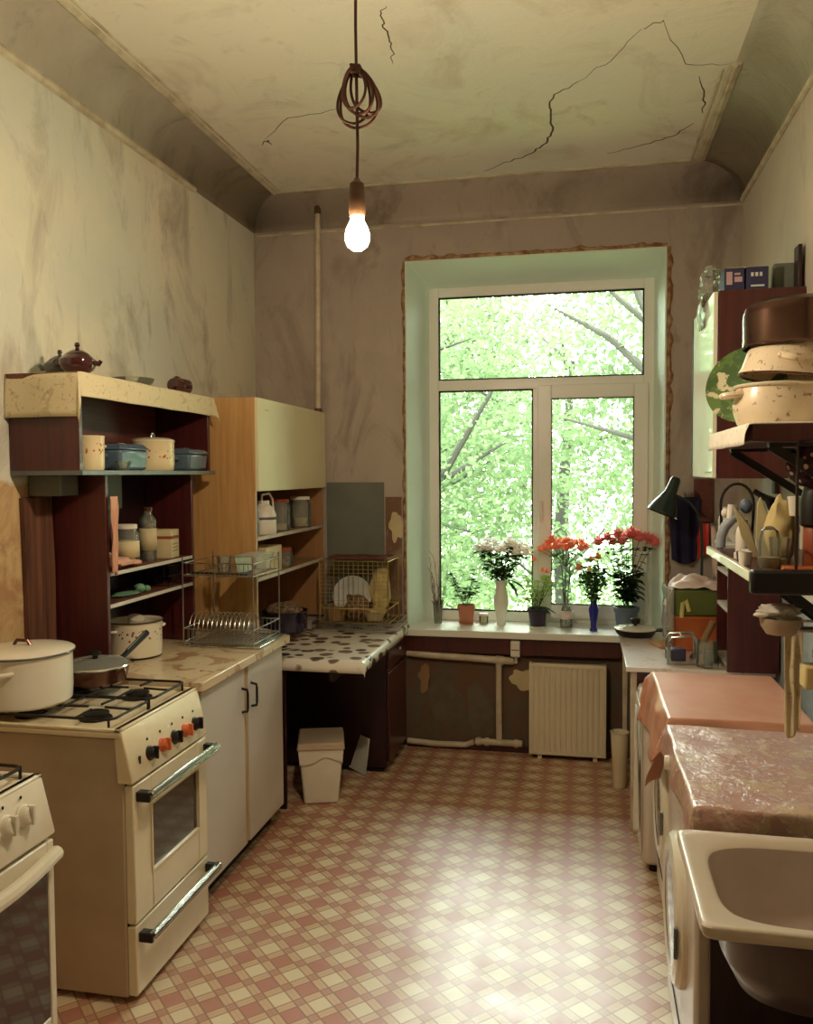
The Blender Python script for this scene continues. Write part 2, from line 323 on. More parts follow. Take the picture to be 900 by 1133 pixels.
# ------------------------------------------------------------------ builders
WLOC = {}
class MB:
    def __init__(s, mx=None): s.v = []; s.f = []; s.mx = mx or Matrix.Identity(4)
    def add(s, vs, fs):
        k = len(s.v); s.v += [s.mx @ Vector(p) for p in vs]; s.f += [tuple(i+k for i in f) for f in fs]; return s
    def box(s, x0, x1, y0, y1, z0, z1, tx=0, ty=0):
        a = [(x0, y0, z0), (x1, y0, z0), (x1, y1, z0), (x0, y1, z0), (x0+tx, y0+ty, z1), (x1+tx, y0+ty, z1), (x1+tx, y1+ty, z1), (x0+tx, y1+ty, z1)]
        return s.add(a, [(3, 2, 1, 0), (4, 5, 6, 7), (0, 1, 5, 4), (1, 2, 6, 5), (2, 3, 7, 6), (3, 0, 4, 7)])
    def frustum(s, bot, top, z0, z1):  # bot/top = (x0,x1,y0,y1)
        a = [(bot[0], bot[2], z0), (bot[1], bot[2], z0), (bot[1], bot[3], z0), (bot[0], bot[3], z0), (top[0], top[2], z1), (top[1], top[2], z1), (top[1], top[3], z1), (top[0], top[3], z1)]
        return s.add(a, [(3, 2, 1, 0), (4, 5, 6, 7), (0, 1, 5, 4), (1, 2, 6, 5), (2, 3, 7, 6), (3, 0, 4, 7)])
    def ribbonbox(s, p0, p1, wdt, th, nrm=(0, 0, 1)):  # bar between points
        p0, p1 = Vector(p0), Vector(p1); d = (p1-p0).normalized(); n = Vector(nrm); sd = d.cross(n).normalized(); n = sd.cross(d)
        a = []
        for p in (p0, p1):
            for i, j in ((-1, -1), (1, -1), (1, 1), (-1, 1)): a.append(p+sd*i*wdt/2+n*j*th/2)
        return s.add(a, [(3, 2, 1, 0), (4, 5, 6, 7), (0, 1, 5, 4), (1, 2, 6, 5), (2, 3, 7, 6), (3, 0, 4, 7)])
    def tube(s, pts, r, seg=8, cap=True, closed=False):
        pts = [Vector(p) for p in pts]; n = len(pts); rs = r if isinstance(r, (list, tuple)) else [r]*n
        vs = []; fs = []; prev = None
        for i, p in enumerate(pts):
            if closed: d = pts[(i+1) % n]-pts[i-1]
            else: d = pts[min(i+1, n-1)]-pts[max(i-1, 0)]
            d = d.normalized() if d.length > 1e-9 else Vector((0, 0, 1))
            if prev is None: a = d.orthogonal().normalized()
            else:
                a = prev-d*prev.dot(d); a = a.normalized() if a.length > 1e-6 else d.orthogonal().normalized()
            prev = a; b = d.cross(a)
            for k in range(seg):
                t = 2*PI*k/seg; vs.append(p+(a*math.cos(t)+b*math.sin(t))*rs[i])
        m = n if closed else n-1
        for i in range(m):
            j = (i+1) % n
            for k in range(seg):
                k2 = (k+1) % seg; fs.append((i*seg+k, i*seg+k2, j*seg+k2, j*seg+k))
        if cap and not closed:
            fs.append(tuple(reversed(range(seg)))); fs.append(tuple((n-1)*seg+k for k in range(seg)))
        return s.add(vs, fs)
    def cyl(s, c, r, h, seg=24, r2=None):
        c = Vector(c); return s.tube([c, c+Vector((0, 0, h))], [r, r if r2 is None else r2], seg)
    def lathe(s, prof, c, seg=32, axis=None):
        """prof: (radius, height) list; axis: direction (default z)"""
        c = Vector(c); ax = Vector(axis).normalized() if axis else Vector((0, 0, 1)); a = ax.orthogonal().normalized() if axis else Vector((1, 0, 0)); b = ax.cross(a)
        vs = []; fs = []; rings = []
        for (r, h) in prof:
            if r < 1e-6: rings.append([len(vs)]); vs.append(c+ax*h)
            else:
                st = len(vs)
                for k in range(seg):
                    t = 2*PI*k/seg; vs.append(c+ax*h+(a*math.cos(t)+b*math.sin(t))*r)
                rings.append(list(range(st, st+seg)))
        for i in range(len(rings)-1):
            A, B = rings[i], rings[i+1]
            for k in range(seg):
                k2 = (k+1) % seg
                if len(A) == 1 and len(B) == 1: continue
                if len(A) == 1: fs.append((A[0], B[k2], B[k]))
                elif len(B) == 1: fs.append((A[k], A[k2], B[0]))
                else: fs.append((A[k], A[k2], B[k2], B[k]))
        return s.add(vs, fs)
    def ball(s, c, rx, ry=None, rz=None, seg=14, rings=8, wob=0):
        ry = rx if ry is None else ry; rz = rx if rz is None else rz
        vs = [Vector((0, 0, -1))]; fs = []
        for i in range(1, rings):
            t = -PI/2+PI*i/rings
            for k in range(seg):
                p = 2*PI*k/seg; vs.append(Vector((math.cos(t)*math.cos(p), math.cos(t)*math.sin(p), math.sin(t))))
        vs.append(Vector((0, 0, 1))); L = len(vs)-1
        if wob: vs = [v*(1+wob*noise.noise(v*2.3+Vector(c)*9)) for v in vs]
        vs = [Vector((c[0]+v.x*rx, c[1]+v.y*ry, c[2]+v.z*rz)) for v in vs]
        for k in range(seg):
            k2 = (k+1) % seg; fs.append((0, 1+k2, 1+k)); fs.append((L, L-seg+k, L-seg+k2))
        for i in range(rings-2):
            for k in range(seg):
                k2 = (k+1) % seg; a = 1+i*seg; fs.append((a+k, a+k2, a+seg+k2, a+seg+k))
        return s.add(vs, fs)
    def poly(s, pts, th, d):
        """flat outline extruded by th along d"""
        d = Vector(d).normalized()*th; n = len(pts); P = [Vector(p) for p in pts]
        return s.add(P+[p+d for p in P], [tuple(reversed(range(n))), tuple(range(n, 2*n))]+[(i, (i+1) % n, n+(i+1) % n, n+i) for i in range(n)])
    def grid(s, fn, nu, nv, th=0):
        vs = [fn(i/nu, j/nv) for j in range(nv+1) for i in range(nu+1)]
        return s.add(vs, [(j*(nu+1)+i, j*(nu+1)+i+1, (j+1)*(nu+1)+i+1, (j+1)*(nu+1)+i) for j in range(nv) for i in range(nu)])
    def leaf(s, p, d, L, W, droop=.3, nrm=None):
        p = Vector(p); d = Vector(d).normalized(); n = Vector(nrm) if nrm else Vector((0, 0, 1))
        sd = d.cross(n); sd = sd.normalized() if sd.length > 1e-4 else Vector((1, 0, 0)); n = sd.cross(d)
        vs = [p]; 
        for t, wd in ((.3, .8), (.6, 1.0), (.85, .55)):
            q = p+d*L*t-n*L*droop*t*t
            vs += [q-sd*W*wd/2+n*W*.12, q, q+sd*W*wd/2+n*W*.12]
        vs.append(p+d*L-n*L*droop)
        return s.add(vs, [(0, 2, 1), (0, 3, 2), (1, 2, 5, 4), (2, 3, 6, 5), (4, 5, 8, 7), (5, 6, 9, 8), (7, 8, 10), (8, 9, 10)])
    def build(s, name, mat, parent=None, bevel=0, smooth=True, solid=0, label=None, kind=None, sub=0, ang=35):
        me = bpy.data.meshes.new(name)
        xs = [v for v in s.v]; lo = Vector((min(v.x for v in xs), min(v.y for v in xs), min(v.z for v in xs))); hi = Vector((max(v.x for v in xs), max(v.y for v in xs), max(v.z for v in xs)))
        c = (lo+hi)/2; c.z = lo.z
        me.from_pydata([v-c for v in s.v], [], s.f); me.validate(); me.update()
        bm = bmesh.new(); bm.from_mesh(me); bmesh.ops.recalc_face_normals(bm, faces=bm.faces); bm.to_mesh(me); bm.free()
        if smooth:
            me.polygons.foreach_set('use_smooth', [True]*len(me.polygons)); me.set_sharp_from_angle(angle=math.radians(ang))
        me.materials.append(M[mat] if isinstance(mat, str) else mat)
        o = bpy.data.objects.new(name, me); COL.objects.link(o)
        o.location = c; WLOC[o.name] = c.copy()
        if parent: o.parent = parent; o.location = c-WLOC[parent.name]
        if solid:
            md = o.modifiers.new('solid', 'SOLIDIFY'); md.thickness = solid; md.offset = 0
        if bevel:
            md = o.modifiers.new('bevel', 'BEVEL'); md.width = bevel; md.segments = 2; md.limit_method = 'ANGLE'; md.angle_limit = math.radians(50)
        if sub:
            md = o.modifiers.new('sub', 'SUBSURF'); md.levels = sub; md.render_levels = sub
        if label: o['label'] = label
        if kind: o['kind'] = kind
        return o
def tag(o, label, cat, group=None, kind=None):
    o['label'] = label; o['category'] = cat
    if group: o['group'] = group
    if kind: o['kind'] = kind
    return o
def thing(name, label, cat, loc, group=None):
    o = bpy.data.objects.new(name, None); COL.objects.link(o); o.location = loc; o.empty_display_size = .05
    WLOC[o.name] = Vector(loc); return tag(o, label, cat, group)
def struct(mb, name, mat, **k):
    o = mb.build(name, mat, **k); o['kind'] = 'structure'; return o
def arc(c, r, a0, a1, n, plane='xz', ry=None):
    ry = r if ry is None else ry; out = []
    for i in range(n+1):
        t = math.radians(a0+(a1-a0)*i/n); a, b = r*math.cos(t), ry*math.sin(t)
        out.append({'xz': (c[0]+a, c[1], c[2]+b), 'xy': (c[0]+a, c[1]+b, c[2]), 'yz': (c[0], c[1]+a, c[2]+b)}[plane])
    return out
def RZ(loc, deg=0): return Matrix.Translation(loc) @ Matrix.Rotation(math.radians(deg), 4, 'Z')
def drape(x0, x1, y0, y1, z, left=0, right=0, near=0, far=0, flare=.1, rip=.006, freq=30, nu=60, nv=60, wob=.002, seed=0):
    """a cloth lying on a box top and hanging over its edges"""
    mb = MB(); L = x1-x0+left+right; W = y1-y0+near+far
    def fn(u, v):
        X = x0-left+u*L; Y = y0-near+v*W
        a = max(x0-X, 0)-max(X-x1, 0); b = max(y0-Y, 0)-max(Y-y1, 0)
        px = min(max(X, x0), x1); py = min(max(Y, y0), y1); dr = math.hypot(a, b)
        if dr <= 0:
            return (px, py, z+wob*noise.noise(Vector((X*9, Y*9, seed))))
        k = min(1, dr/.03)
        ph = rip*k*math.sin((Y if abs(a) > abs(b) else X)*freq+seed)+.6*rip*k*noise.noise(Vector((X*14, Y*14, seed)))
        sa, sb = (a > 0)-(a < 0), (b > 0)-(b < 0)
        both = min(abs(a), abs(b))/max(dr, 1e-6)
        out = .004*k+dr*flare*(.4+both*1.5)
        ox = sa*(out+ph)*(abs(a)/dr if both else 1) if a else (0 if not b else 0)
        oy = sb*(out+ph)*(abs(b)/dr if both else 1) if b else 0
        return (px-ox, py-oy, z-dr)
    return mb.grid(fn, nu, nv)
def pot(mb, c, r, h, belly=0, seg=36, th=.004, lip=.006):
    p = [(0, 0), (r*.92, 0), (r*.98, .008), (r+belly*.6, h*.3), (r+belly, h*.55), (r, h*.95), (r+lip, h), (r+lip*.3, h+.003), (r-th, h-.004), (r+belly-th, h*.55), (r*.9, .012), (0, .012)]
    return mb.lathe(p, c, seg)
def loop_handle(mb, c, r, side, w=.05, out=.03, t=.006, drop=0):
    """strap handle at radius r in direction side (deg)"""
    a = math.radians(side); d = Vector((math.cos(a), math.sin(a), 0)); s_ = Vector((-d.y, d.x, 0)); c = Vector(c)
    pts = []
    for i in range(9):
        q = PI*i/8; pts.append(c+d*(r-.006+(out+.006)*math.sin(q))+s_*(w/2)*math.cos(q)+Vector((0, 0, -drop*math.sin(q))))
    mb.tube(pts, t, 8)

# ================================================================== SETTING
XL, XR, YB, YF = -1.98, .84, 4.96, -1.6
ZM, ZC = 3.11, 3.30
WX0, WX1, WZ0, WZ1 = -1.035, .445, .70, 2.885     # niche mouth
FX0, FX1, FZ1 = -.945, .405, 2.783                 # frame outline at Y 5.25
struct(MB().box(XL-.15, XR+.15, YF-.15, 5.5, -.12, 0), 'floor', 'floor')
struct(MB().box(XL-.15, XL, YF-.15, YB+.4, 0, 3.5), 'wall_left', 'wall_left')
struct(MB().box(XR, XR+.15, YF-.15, YB+.4, 0, 3.5), 'wall_right', 'wall_right')
struct(MB().box(XL, XR, YF-.15, YF, 0, 3.5), 'wall_rear', 'wall_right')
# back wall with the opening
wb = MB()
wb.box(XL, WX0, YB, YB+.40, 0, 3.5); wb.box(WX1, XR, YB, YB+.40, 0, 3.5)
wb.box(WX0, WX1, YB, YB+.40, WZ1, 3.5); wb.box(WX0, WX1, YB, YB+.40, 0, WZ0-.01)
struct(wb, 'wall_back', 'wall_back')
# splayed reveal lining the niche; its mint daylight tint is in the colour
rv = MB(); Y0, Y1 = YB-.004, 5.27
rv.add([(WX0, Y0, WZ0), (FX0, Y1, WZ0), (FX0, Y1, FZ1), (WX0, Y0, WZ1), (WX0-.0, YB+.39, WZ0), (WX0, YB+.39, WZ1)], [(0, 1, 2, 3)])
rv.add([(WX1, Y0, WZ0), (FX1, Y1, WZ0), (FX1, Y1, FZ1), (WX1, Y0, WZ1)], [(0, 3, 2, 1)])
rv.add([(WX0, Y0, WZ1), (WX1, Y0, WZ1), (FX1, Y1, FZ1), (FX0, Y1, FZ1)], [(0, 1, 2, 3)])
o = struct(rv, 'trim_1', 'mint', solid=.012, smooth=False)
# outer masonry fill around frame so daylight enters only by the panes
fl = MB(); fl.box(WX0, FX0-.001, 5.26, 5.36, WZ0, WZ1); fl.box(FX1+.001, WX1, 5.26, 5.36, WZ0, WZ1); fl.box(FX0, FX1, 5.26, 5.36, FZ1+.001, WZ1)
struct(fl, 'trim_2', 'mint')
# ceiling with coves
ce = MB()
ce.box(XL-.15, XR+.15, YF-.15, YB+.4, ZC+.06, ZC+.16)
xa, xb, yb = -1.79, .60, 4.82
ce.box(xa, xb, YF, yb, ZC, ZC+.06)
struct(ce, 'ceiling', 'ceiling')
cv = MB(); n = 8
def cvp(t): return (math.cos(t*PI/2), math.sin(t*PI/2))
ringsL = []
for i in range(n+1):
    t = i/n; c_, s_ = 1-math.cos(t*PI/2), math.sin(t*PI/2)
    xl = XL+(xa-XL)*c_; xr = XR+(xb-XR)*c_; y_ = YB+(yb-YB)*c_; z = ZM+(ZC-ZM)*s_
    ringsL.append([(xl, YF, z), (xl, y_, z), (xr, y_, z), (xr, YF, z)])
vs = [p for r_ in ringsL for p in r_]; fs = []
for i in range(n):
    for k in (0, 2): fs.append((i*4+k, i*4+k+1, i*4+4+k+1, i*4+4+k))
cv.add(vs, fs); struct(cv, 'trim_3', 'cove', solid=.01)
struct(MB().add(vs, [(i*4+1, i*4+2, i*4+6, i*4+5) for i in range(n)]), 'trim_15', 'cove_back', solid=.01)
# ceiling and wall mouldings
mo = MB().tube([(xa, YF, ZC-.002), (xa, yb, ZC-.002)], .016, 8); mo.tube([(xa+.035, YF, ZC), (xa+.035, yb, ZC)], .007, 6)
struct(mo, 'trim_4', 'moulding')
mo = MB().tube([(XL+.004, YF, ZM), (XL+.004, 3.7, ZM), (XL-.002, 4.15, ZM+.002)], .018, 8); struct(mo, 'trim_5', 'moulding')
mo = MB().tube([(XR-.004, YF, ZM), (XR-.004, YB-.02, ZM)], .016, 8); struct(mo, 'trim_6', 'moulding')
mo = MB().ribbonbox((xb+.0, 3.72, ZC-.004), (xb+.0, yb, ZC-.004), .045, .022); mo.ribbonbox((xb-.045, 3.78, ZC-.001), (xb-.045, yb, ZC-.001), .014, .012); mo.ribbonbox((xb, 3.72, ZC-.016), (xb, yb, ZC-.016), .014, .012)
struct(mo, 'trim_7', 'moulding', bevel=.003)
mo = MB().ribbonbox((xa, yb, ZC-.003), (.57, yb, ZC-.003), .02, .012); mo.ribbonbox((XL, YB-.003, ZM-.02), (XR, YB-.003, ZM-.02), .006, .012)
struct(mo, 'trim_8', 'moulding', bevel=.002)
# ceiling cracks
ceil = bpy.data.objects['ceiling']
def crack(pts, wd=.006):
    mb = MB(); Q = []
    for a, b in zip(pts[:-1], pts[1:]):
        for k in range(5):
            t = k/5; Q.append((a[0]+(b[0]-a[0])*t+random.uniform(-.008, .008), a[1]+(b[1]-a[1])*t+random.uniform(-.012, .012)))
    Q.append(pts[-1]); nQ = len(Q)
    for i in range(nQ-1):
        p, q = Q[i], Q[i+1]; d = Vector((q[0]-p[0], q[1]-p[1], 0)); 
        if d.length < 1e-5: continue
        s_ = Vector((-d.y, d.x, 0)).normalized(); w0 = wd*(.3+.7*math.sin(PI*(i+.3)/nQ)); w1 = wd*(.3+.7*math.sin(PI*(i+1)/nQ))
        z = ZC-.0006
        mb.add([(p[0]-s_.x*w0/2, p[1]-s_.y*w0/2, z), (p[0]+s_.x*w0/2, p[1]+s_.y*w0/2, z), (q[0]+s_.x*w1/2, q[1]+s_.y*w1/2, z), (q[0]-s_.x*w1/2, q[1]-s_.y*w1/2, z)], [(0, 1, 2, 3)])
    mb.build('crack', 'crack', ceil, solid=.0008, smooth=False)
# raw plaster edge round the niche
def ragged(pts, wd, seed, out=.012):
    """irregular strip of broken plaster on the back wall along pts (x,z)"""
    mb = MB(); n = 70; top = []; bot = []
    L = [0]
    (ax, az), (bx, bz) = pts; d = Vector((bx-ax, 0, bz-az)); s_ = Vector((-d.z, 0, d.x)).normalized()
    vs = []
    for i in range(n+1):
        t = i/n; p = Vector((ax, 0, az))+d*t
        w1 = wd*(.55+.9*abs(noise.noise(Vector((t*14, seed, 0))))+.3*noise.noise(Vector((t*40, seed, 3))))
        o1 = out*(.6+.8*abs(noise.noise(Vector((t*22, seed, 7)))))
        vs += [(p.x, YB-.001, p.z), (p.x, YB-o1, p.z), (p.x+s_.x*w1*.6, YB-o1*1.3, p.z+s_.z*w1*.6), (p.x+s_.x*w1, YB-.001, p.z+s_.z*w1)]
    fs = [(i*4+k, i*4+k+1, i*4+4+k+1, i*4+4+k) for i in range(n) for k in range(3)]
    return mb.add(vs, fs)
struct(ragged(((WX0-.004, WZ1+.002), (WX1+.004, WZ1+.002)), .035, 1), 'trim_9', 'raw')
struct(ragged(((WX0-.002, .74), (WX0-.002, WZ1)), .025, 2), 'trim_10', 'raw')
struct(ragged(((WX1+.002, WZ1), (WX1+.002, .74)), .042, 3), 'trim_11', 'raw')
# sill board
struct(MB().box(WX0-.02, WX1+.01, 4.875, 5.26, .682, .722), 'trim_12', 'sill', bevel=.004)
# beam under the sill
struct(MB().box(WX0+.0, .25, YB-.05, YB, .585, .680), 'trim_13', 'maroon_wood')
# peeled patches on the wall below the sill
def patch(name, cx, cz, rx, rz, mat, seed):
    mb = MB(); n = 34; pts = []
    for i in range(n):
        t = 2*PI*i/n; k = .75+.45*noise.noise(Vector((math.cos(t)*1.6, math.sin(t)*1.6, seed)))
        pts.append((cx+rx*k*math.cos(t), YB-.0005, cz+rz*k*math.sin(t)))
    mb.poly(pts, .004, (0, -1, 0)); o = mb.build(name, mat, bpy.data.objects['wall_back'], smooth=False)
patch('peeled_patch', -.35, .43, .10, .08, 'carton', 1.3); patch('peeled_patch', -.82, .28, .13, .26, 'peel', 4.2)
patch('peeled_patch', -.60, .22, .12, .2, 'peel', 8.2); patch('peeled_patch', -.93, .42, .05, .10, 'kraft', 6.1)
patch('peeled_patch', -1.10, 1.32, .05, .12, 'carton', 9.4)
# brown worn zone left of the window
struct(MB().box(-1.165, WX0-.03, YB-.003, YB, .72, 1.50), 'trim_14', 'worn')

# window: frame, transom, mullion, sash, panes
wn = MB(); FY0, FY1 = 5.245, 5.305
def fr(mb, x0, x1, z0, z1, w_, y0=FY0, y1=FY1):
    mb.box(x0, x0+w_, y0, y1, z0, z1); mb.box(x1-w_, x1, y0, y1, z0, z1); mb.box(x0+w_, x1-w_, y0, y1, z1-w_, z1); mb.box(x0+w_, x1-w_, y0, y1, z0, z0+w_)
fr(wn, FX0, FX1, .722, FZ1, .058)
wn.box(FX0+.058, FX1-.058, FY0, FY1, 2.15, 2.215); wn.box(-.305, -.245, FY0, FY1, .78, 2.15)
win = struct(wn, 'window_1', 'upvc', bevel=.004)
g1 = MB(); fr(g1, FX0+.058, FX1-.058, 2.215, FZ1-.058, .008, 5.255, 5.275); fr(g1, FX0+.058, -.305, .78, 2.15, .008, 5.255, 5.275); g1.build('gasket', 'rubber', win)
sh = MB(); fr(sh, -.275, .372, .755, 2.168, .082, 5.215, 5.265); sh.box(-.27, .37, 5.212, 5.245, .765, .79)
sash = sh.build('sash', 'upvc', win, bevel=.005)
g2 = MB(); fr(g2, -.194, .291, .836, 2.087, .006, 5.225, 5.24); g2.build('gasket', 'rubber', sash)
hd = MB().box(-.262, -.242, 5.195, 5.215, 1.40, 1.47); hd.ribbonbox((-.252, 5.185, 1.46), (-.252, 5.185, 1.34), .018, .014, (0, 1, 0)); hd.build('window_handle', 'white_pl', sash, bevel=.003)
MB().box(FX0+.055, FX1-.055, 5.268, 5.276, 2.21, 2.73).build('pane', 'pane', win)
MB().box(FX0+.055, -.30, 5.268, 5.276, .775, 2.155).build('pane', 'pane', win)
MB().box(-.196, .293, 5.232, 5.24, .83, 2.09).build('pane', 'pane', sash)

# baseboard-like gap under the back wall
struct(MB().box(WX0, .25, YB-.02, YB, 0, .035), 'baseboard_back', 'maroon_wood')

# cracks traced on the ceiling
crack([(-.539, 4.757), (-.415, 4.645), (-.275, 4.545), (-.19, 4.415), (-.154, 4.273), (-.161, 4.028), (-.139, 3.871), (-.03, 3.763)], .010)
crack([(.12, 4.62), (.303, 4.55), (.426, 4.459), (.507, 4.322)], .007)
crack([(-.688, 3.029), (-.728, 3.057), (-.735, 3.144), (-.723, 3.213), (-.742, 3.329), (-.763, 3.437)], .006)
crack([(-1.595, 4.123), (-1.547, 4.074), (-1.546, 4.134)], .008); crack([(-1.56, 4.05), (-1.35, 3.85), (-1.1, 3.8)], .004)
crack([(.473, 3.832), (.522, 4.065), (.534, 4.214)], .007); crack([(.206, 3.378), (.283, 3.33)], .004); crack([(-.03, 3.763), (.10, 3.6), (.206, 3.378)], .003)
crack([(.58, 3.74), (.40, 3.70), (.28, 3.33)], .003)

# ================================================================== OUTSIDE
struct(MB().box(-30, 30, 7.5, 60, -6.2, -6.0), 'ground', 'ground')
def tree(x, y, zc, rx, ry, rz, nleaf, label, seed, branches, ls=1.0):
    random.seed(seed); t = thing('deciduous_tree', label, 'tree', (x, y, -6.0), 'trees beyond the window')
    tr = MB(); tr.tube([(x, y, -6.0), (x+.1, y, -3), (x-.1, y, zc-rz*.3), (x+.1, y, zc+rz*.4)], [.24, .2, .13, .05], 10)
    for b in branches: tr.tube(b[0], b[1], 7)
    for i in range(9):
        a = random.uniform(0, 2*PI); z0 = zc+random.uniform(-.6, .5)*rz; e = random.uniform(.4, .9)
        q = (x+math.cos(a)*rx*e, y+math.sin(a)*ry*e, z0+random.uniform(.1, .8)); m_ = ((x+q[0])/2, (y+q[1])/2, z0+.15)
        tr.tube([(x, y, z0-.2), m_, q], [.05, .03, .008], 5)
    tr.build('trunk', 'bark', t)
    lf = MB(); 
    ncl = int(nleaf*1.35)//26
    for k in range(ncl):
        while True:
            u = Vector((random.uniform(-1, 1), random.uniform(-1, 1), random.uniform(-1, 1)))
            if .15 < u.length < 1: break
        cc = Vector((x+u.x*rx, y+u.y*ry, zc+u.z*rz)); cr = random.uniform(.22, .5)*ls
        for j in range(26):
            p = cc+Vector((random.gauss(0, .5), random.gauss(0, .5), random.gauss(0, .3)))*cr
            d = Vector((random.gauss(0, 1), random.gauss(0, 1), random.gauss(-.3, .6))).normalized(); s_ = d.orthogonal().normalized(); s_.rotate(Matrix.Rotation(random.uniform(0, 6.3), 3, d))
            L = random.uniform(.075, .13)*ls; W = L*.55; n_ = d.cross(s_)
            lf.v += [p, p+d*L*.5+s_*W*.5, p+d*L, p+d*L*.5-s_*W*.5]; kk = len(lf.v)-4; lf.f.append((kk, kk+1, kk+2, kk+3))
    lf.build('foliage', 'tree_leaf', t, smooth=False)
tree(1.7, 10.2, 2.6, 2.1, 1.7, 3.4, 13000, 'leafy tree with dark forked branches seen through the right side of the window', 3,
     [([(1.6, 10.2, .6), (1.0, 9.2, 2.2), (.62, 8.9, 3.2), (.2, 8.7, 4.2)], [.10, .07, .05, .02]), ([(.9, 9.1, 2.4), (.25, 8.9, 3.0), (-.3, 8.8, 3.3)], [.05, .035, .012]),
      ([(.66, 8.9, 3.1), (.3, 8.8, 3.4), (-.1, 8.9, 3.9)], [.035, .025, .01]), ([(1.2, 9.6, 1.6), (.5, 9.2, 2.0), (-.2, 9.0, 2.2)], [.05, .03, .012])])
tree(-2.7, 10.8, 1.8, 2.2, 1.7, 3.3, 13000, 'leafy tree seen through the lower left pane of the window', 4,
     [([(-2.6, 11, .4), (-1.7, 10.3, 1.6), (-1.0, 10, 2.7)], [.09, .05, .02]), ([(-1.6, 10.3, 1.6), (-.9, 10, 2.0)], [.04, .015])])
tree(-.3, 15.0, 1.8, 4.2, 1.8, 4.4, 17000, 'pale leafy tree in the middle distance behind the two nearest trees', 5, [])
tree(-5.0, 21.0, 2.4, 4.6, 2.2, 6.0, 22000, 'dense leafy tree farthest away behind the left half of the window', 6, [], 2.0)
tree(5.4, 21.0, 2.4, 4.6, 2.2, 6.0, 22000, 'dense leafy tree farthest away behind the right half of the window', 8, [], 2.0)
random.seed(11)

# ================================================================== BULB ON ITS CORD
M['bulb'] = emit('glowing_bulb', (1.0, .80, .56), BULB_EMIT)
BX, BY, BZ = -.588, 2.2, 2.262
t = thing('hanging_bulb', 'lit bare light bulb hanging from the ceiling on a long brown cord with a coil', 'light', (BX, BY, BZ))
mb = MB(); mb.tube([(BX+.004, BY, ZC), (BX, BY, 2.8), (BX+.003, BY, 2.5), (BX, BY, BZ+.13)], .0042, 8); mb.build('cord', 'cord', t)
mb = MB()
TZ = 2.70
for k, (cx, rr, hh) in enumerate(((-.004, .036, .105), (.010, .046, .118), (.022, .050, .128), (-.008, .050, .140), (.030, .042, .118), (.004, .058, .152))):
    pts = []
    for i in range(32):
        a = 2*PI*i/32; s_ = (1-math.cos(a))/2      # 0 at the top knot
        pts.append((BX+cx*s_*1.3+rr*math.sin(a)*(.62+.45*s_), BY+.004*k-.01+.006*math.sin(2*a+k), TZ-hh*s_))
    mb.tube(pts, .0038, 7, closed=True)
for k in range(3): mb.tube([(BX-.010, BY-.012, TZ+.004-.008*k), (BX+.012, BY-.012, TZ-.008*k), (BX+.012, BY+.014, TZ-.008*k), (BX-.010, BY+.014, TZ+.004-.008*k)], .005, 7, closed=True)
mb.build('cord_coil', 'cord', t)
MB().lathe([(0, .155), (.006, .155), (.010, .148), (.019, .14), (.021, .10), (.023, .07), (.020, .055), (0, .055)], (BX, BY, BZ), 20).build('socket', 'socket', t)
bz = MB().lathe([(0, -.034), (.014, -.0315), (.026, -.022), (.0325, -.006), (.0325, .008), (.027, .026), (.018, .044), (.0145, .058), (0, .060)], (BX, BY, BZ), 28); bz.build('glass_bulb', 'bulb', t)
MB().lathe([(.0155, .048), (.0165, .058), (.0165, .064), (0, .064)], (BX, BY, BZ), 20).build('screw_collar', 'brass', t)

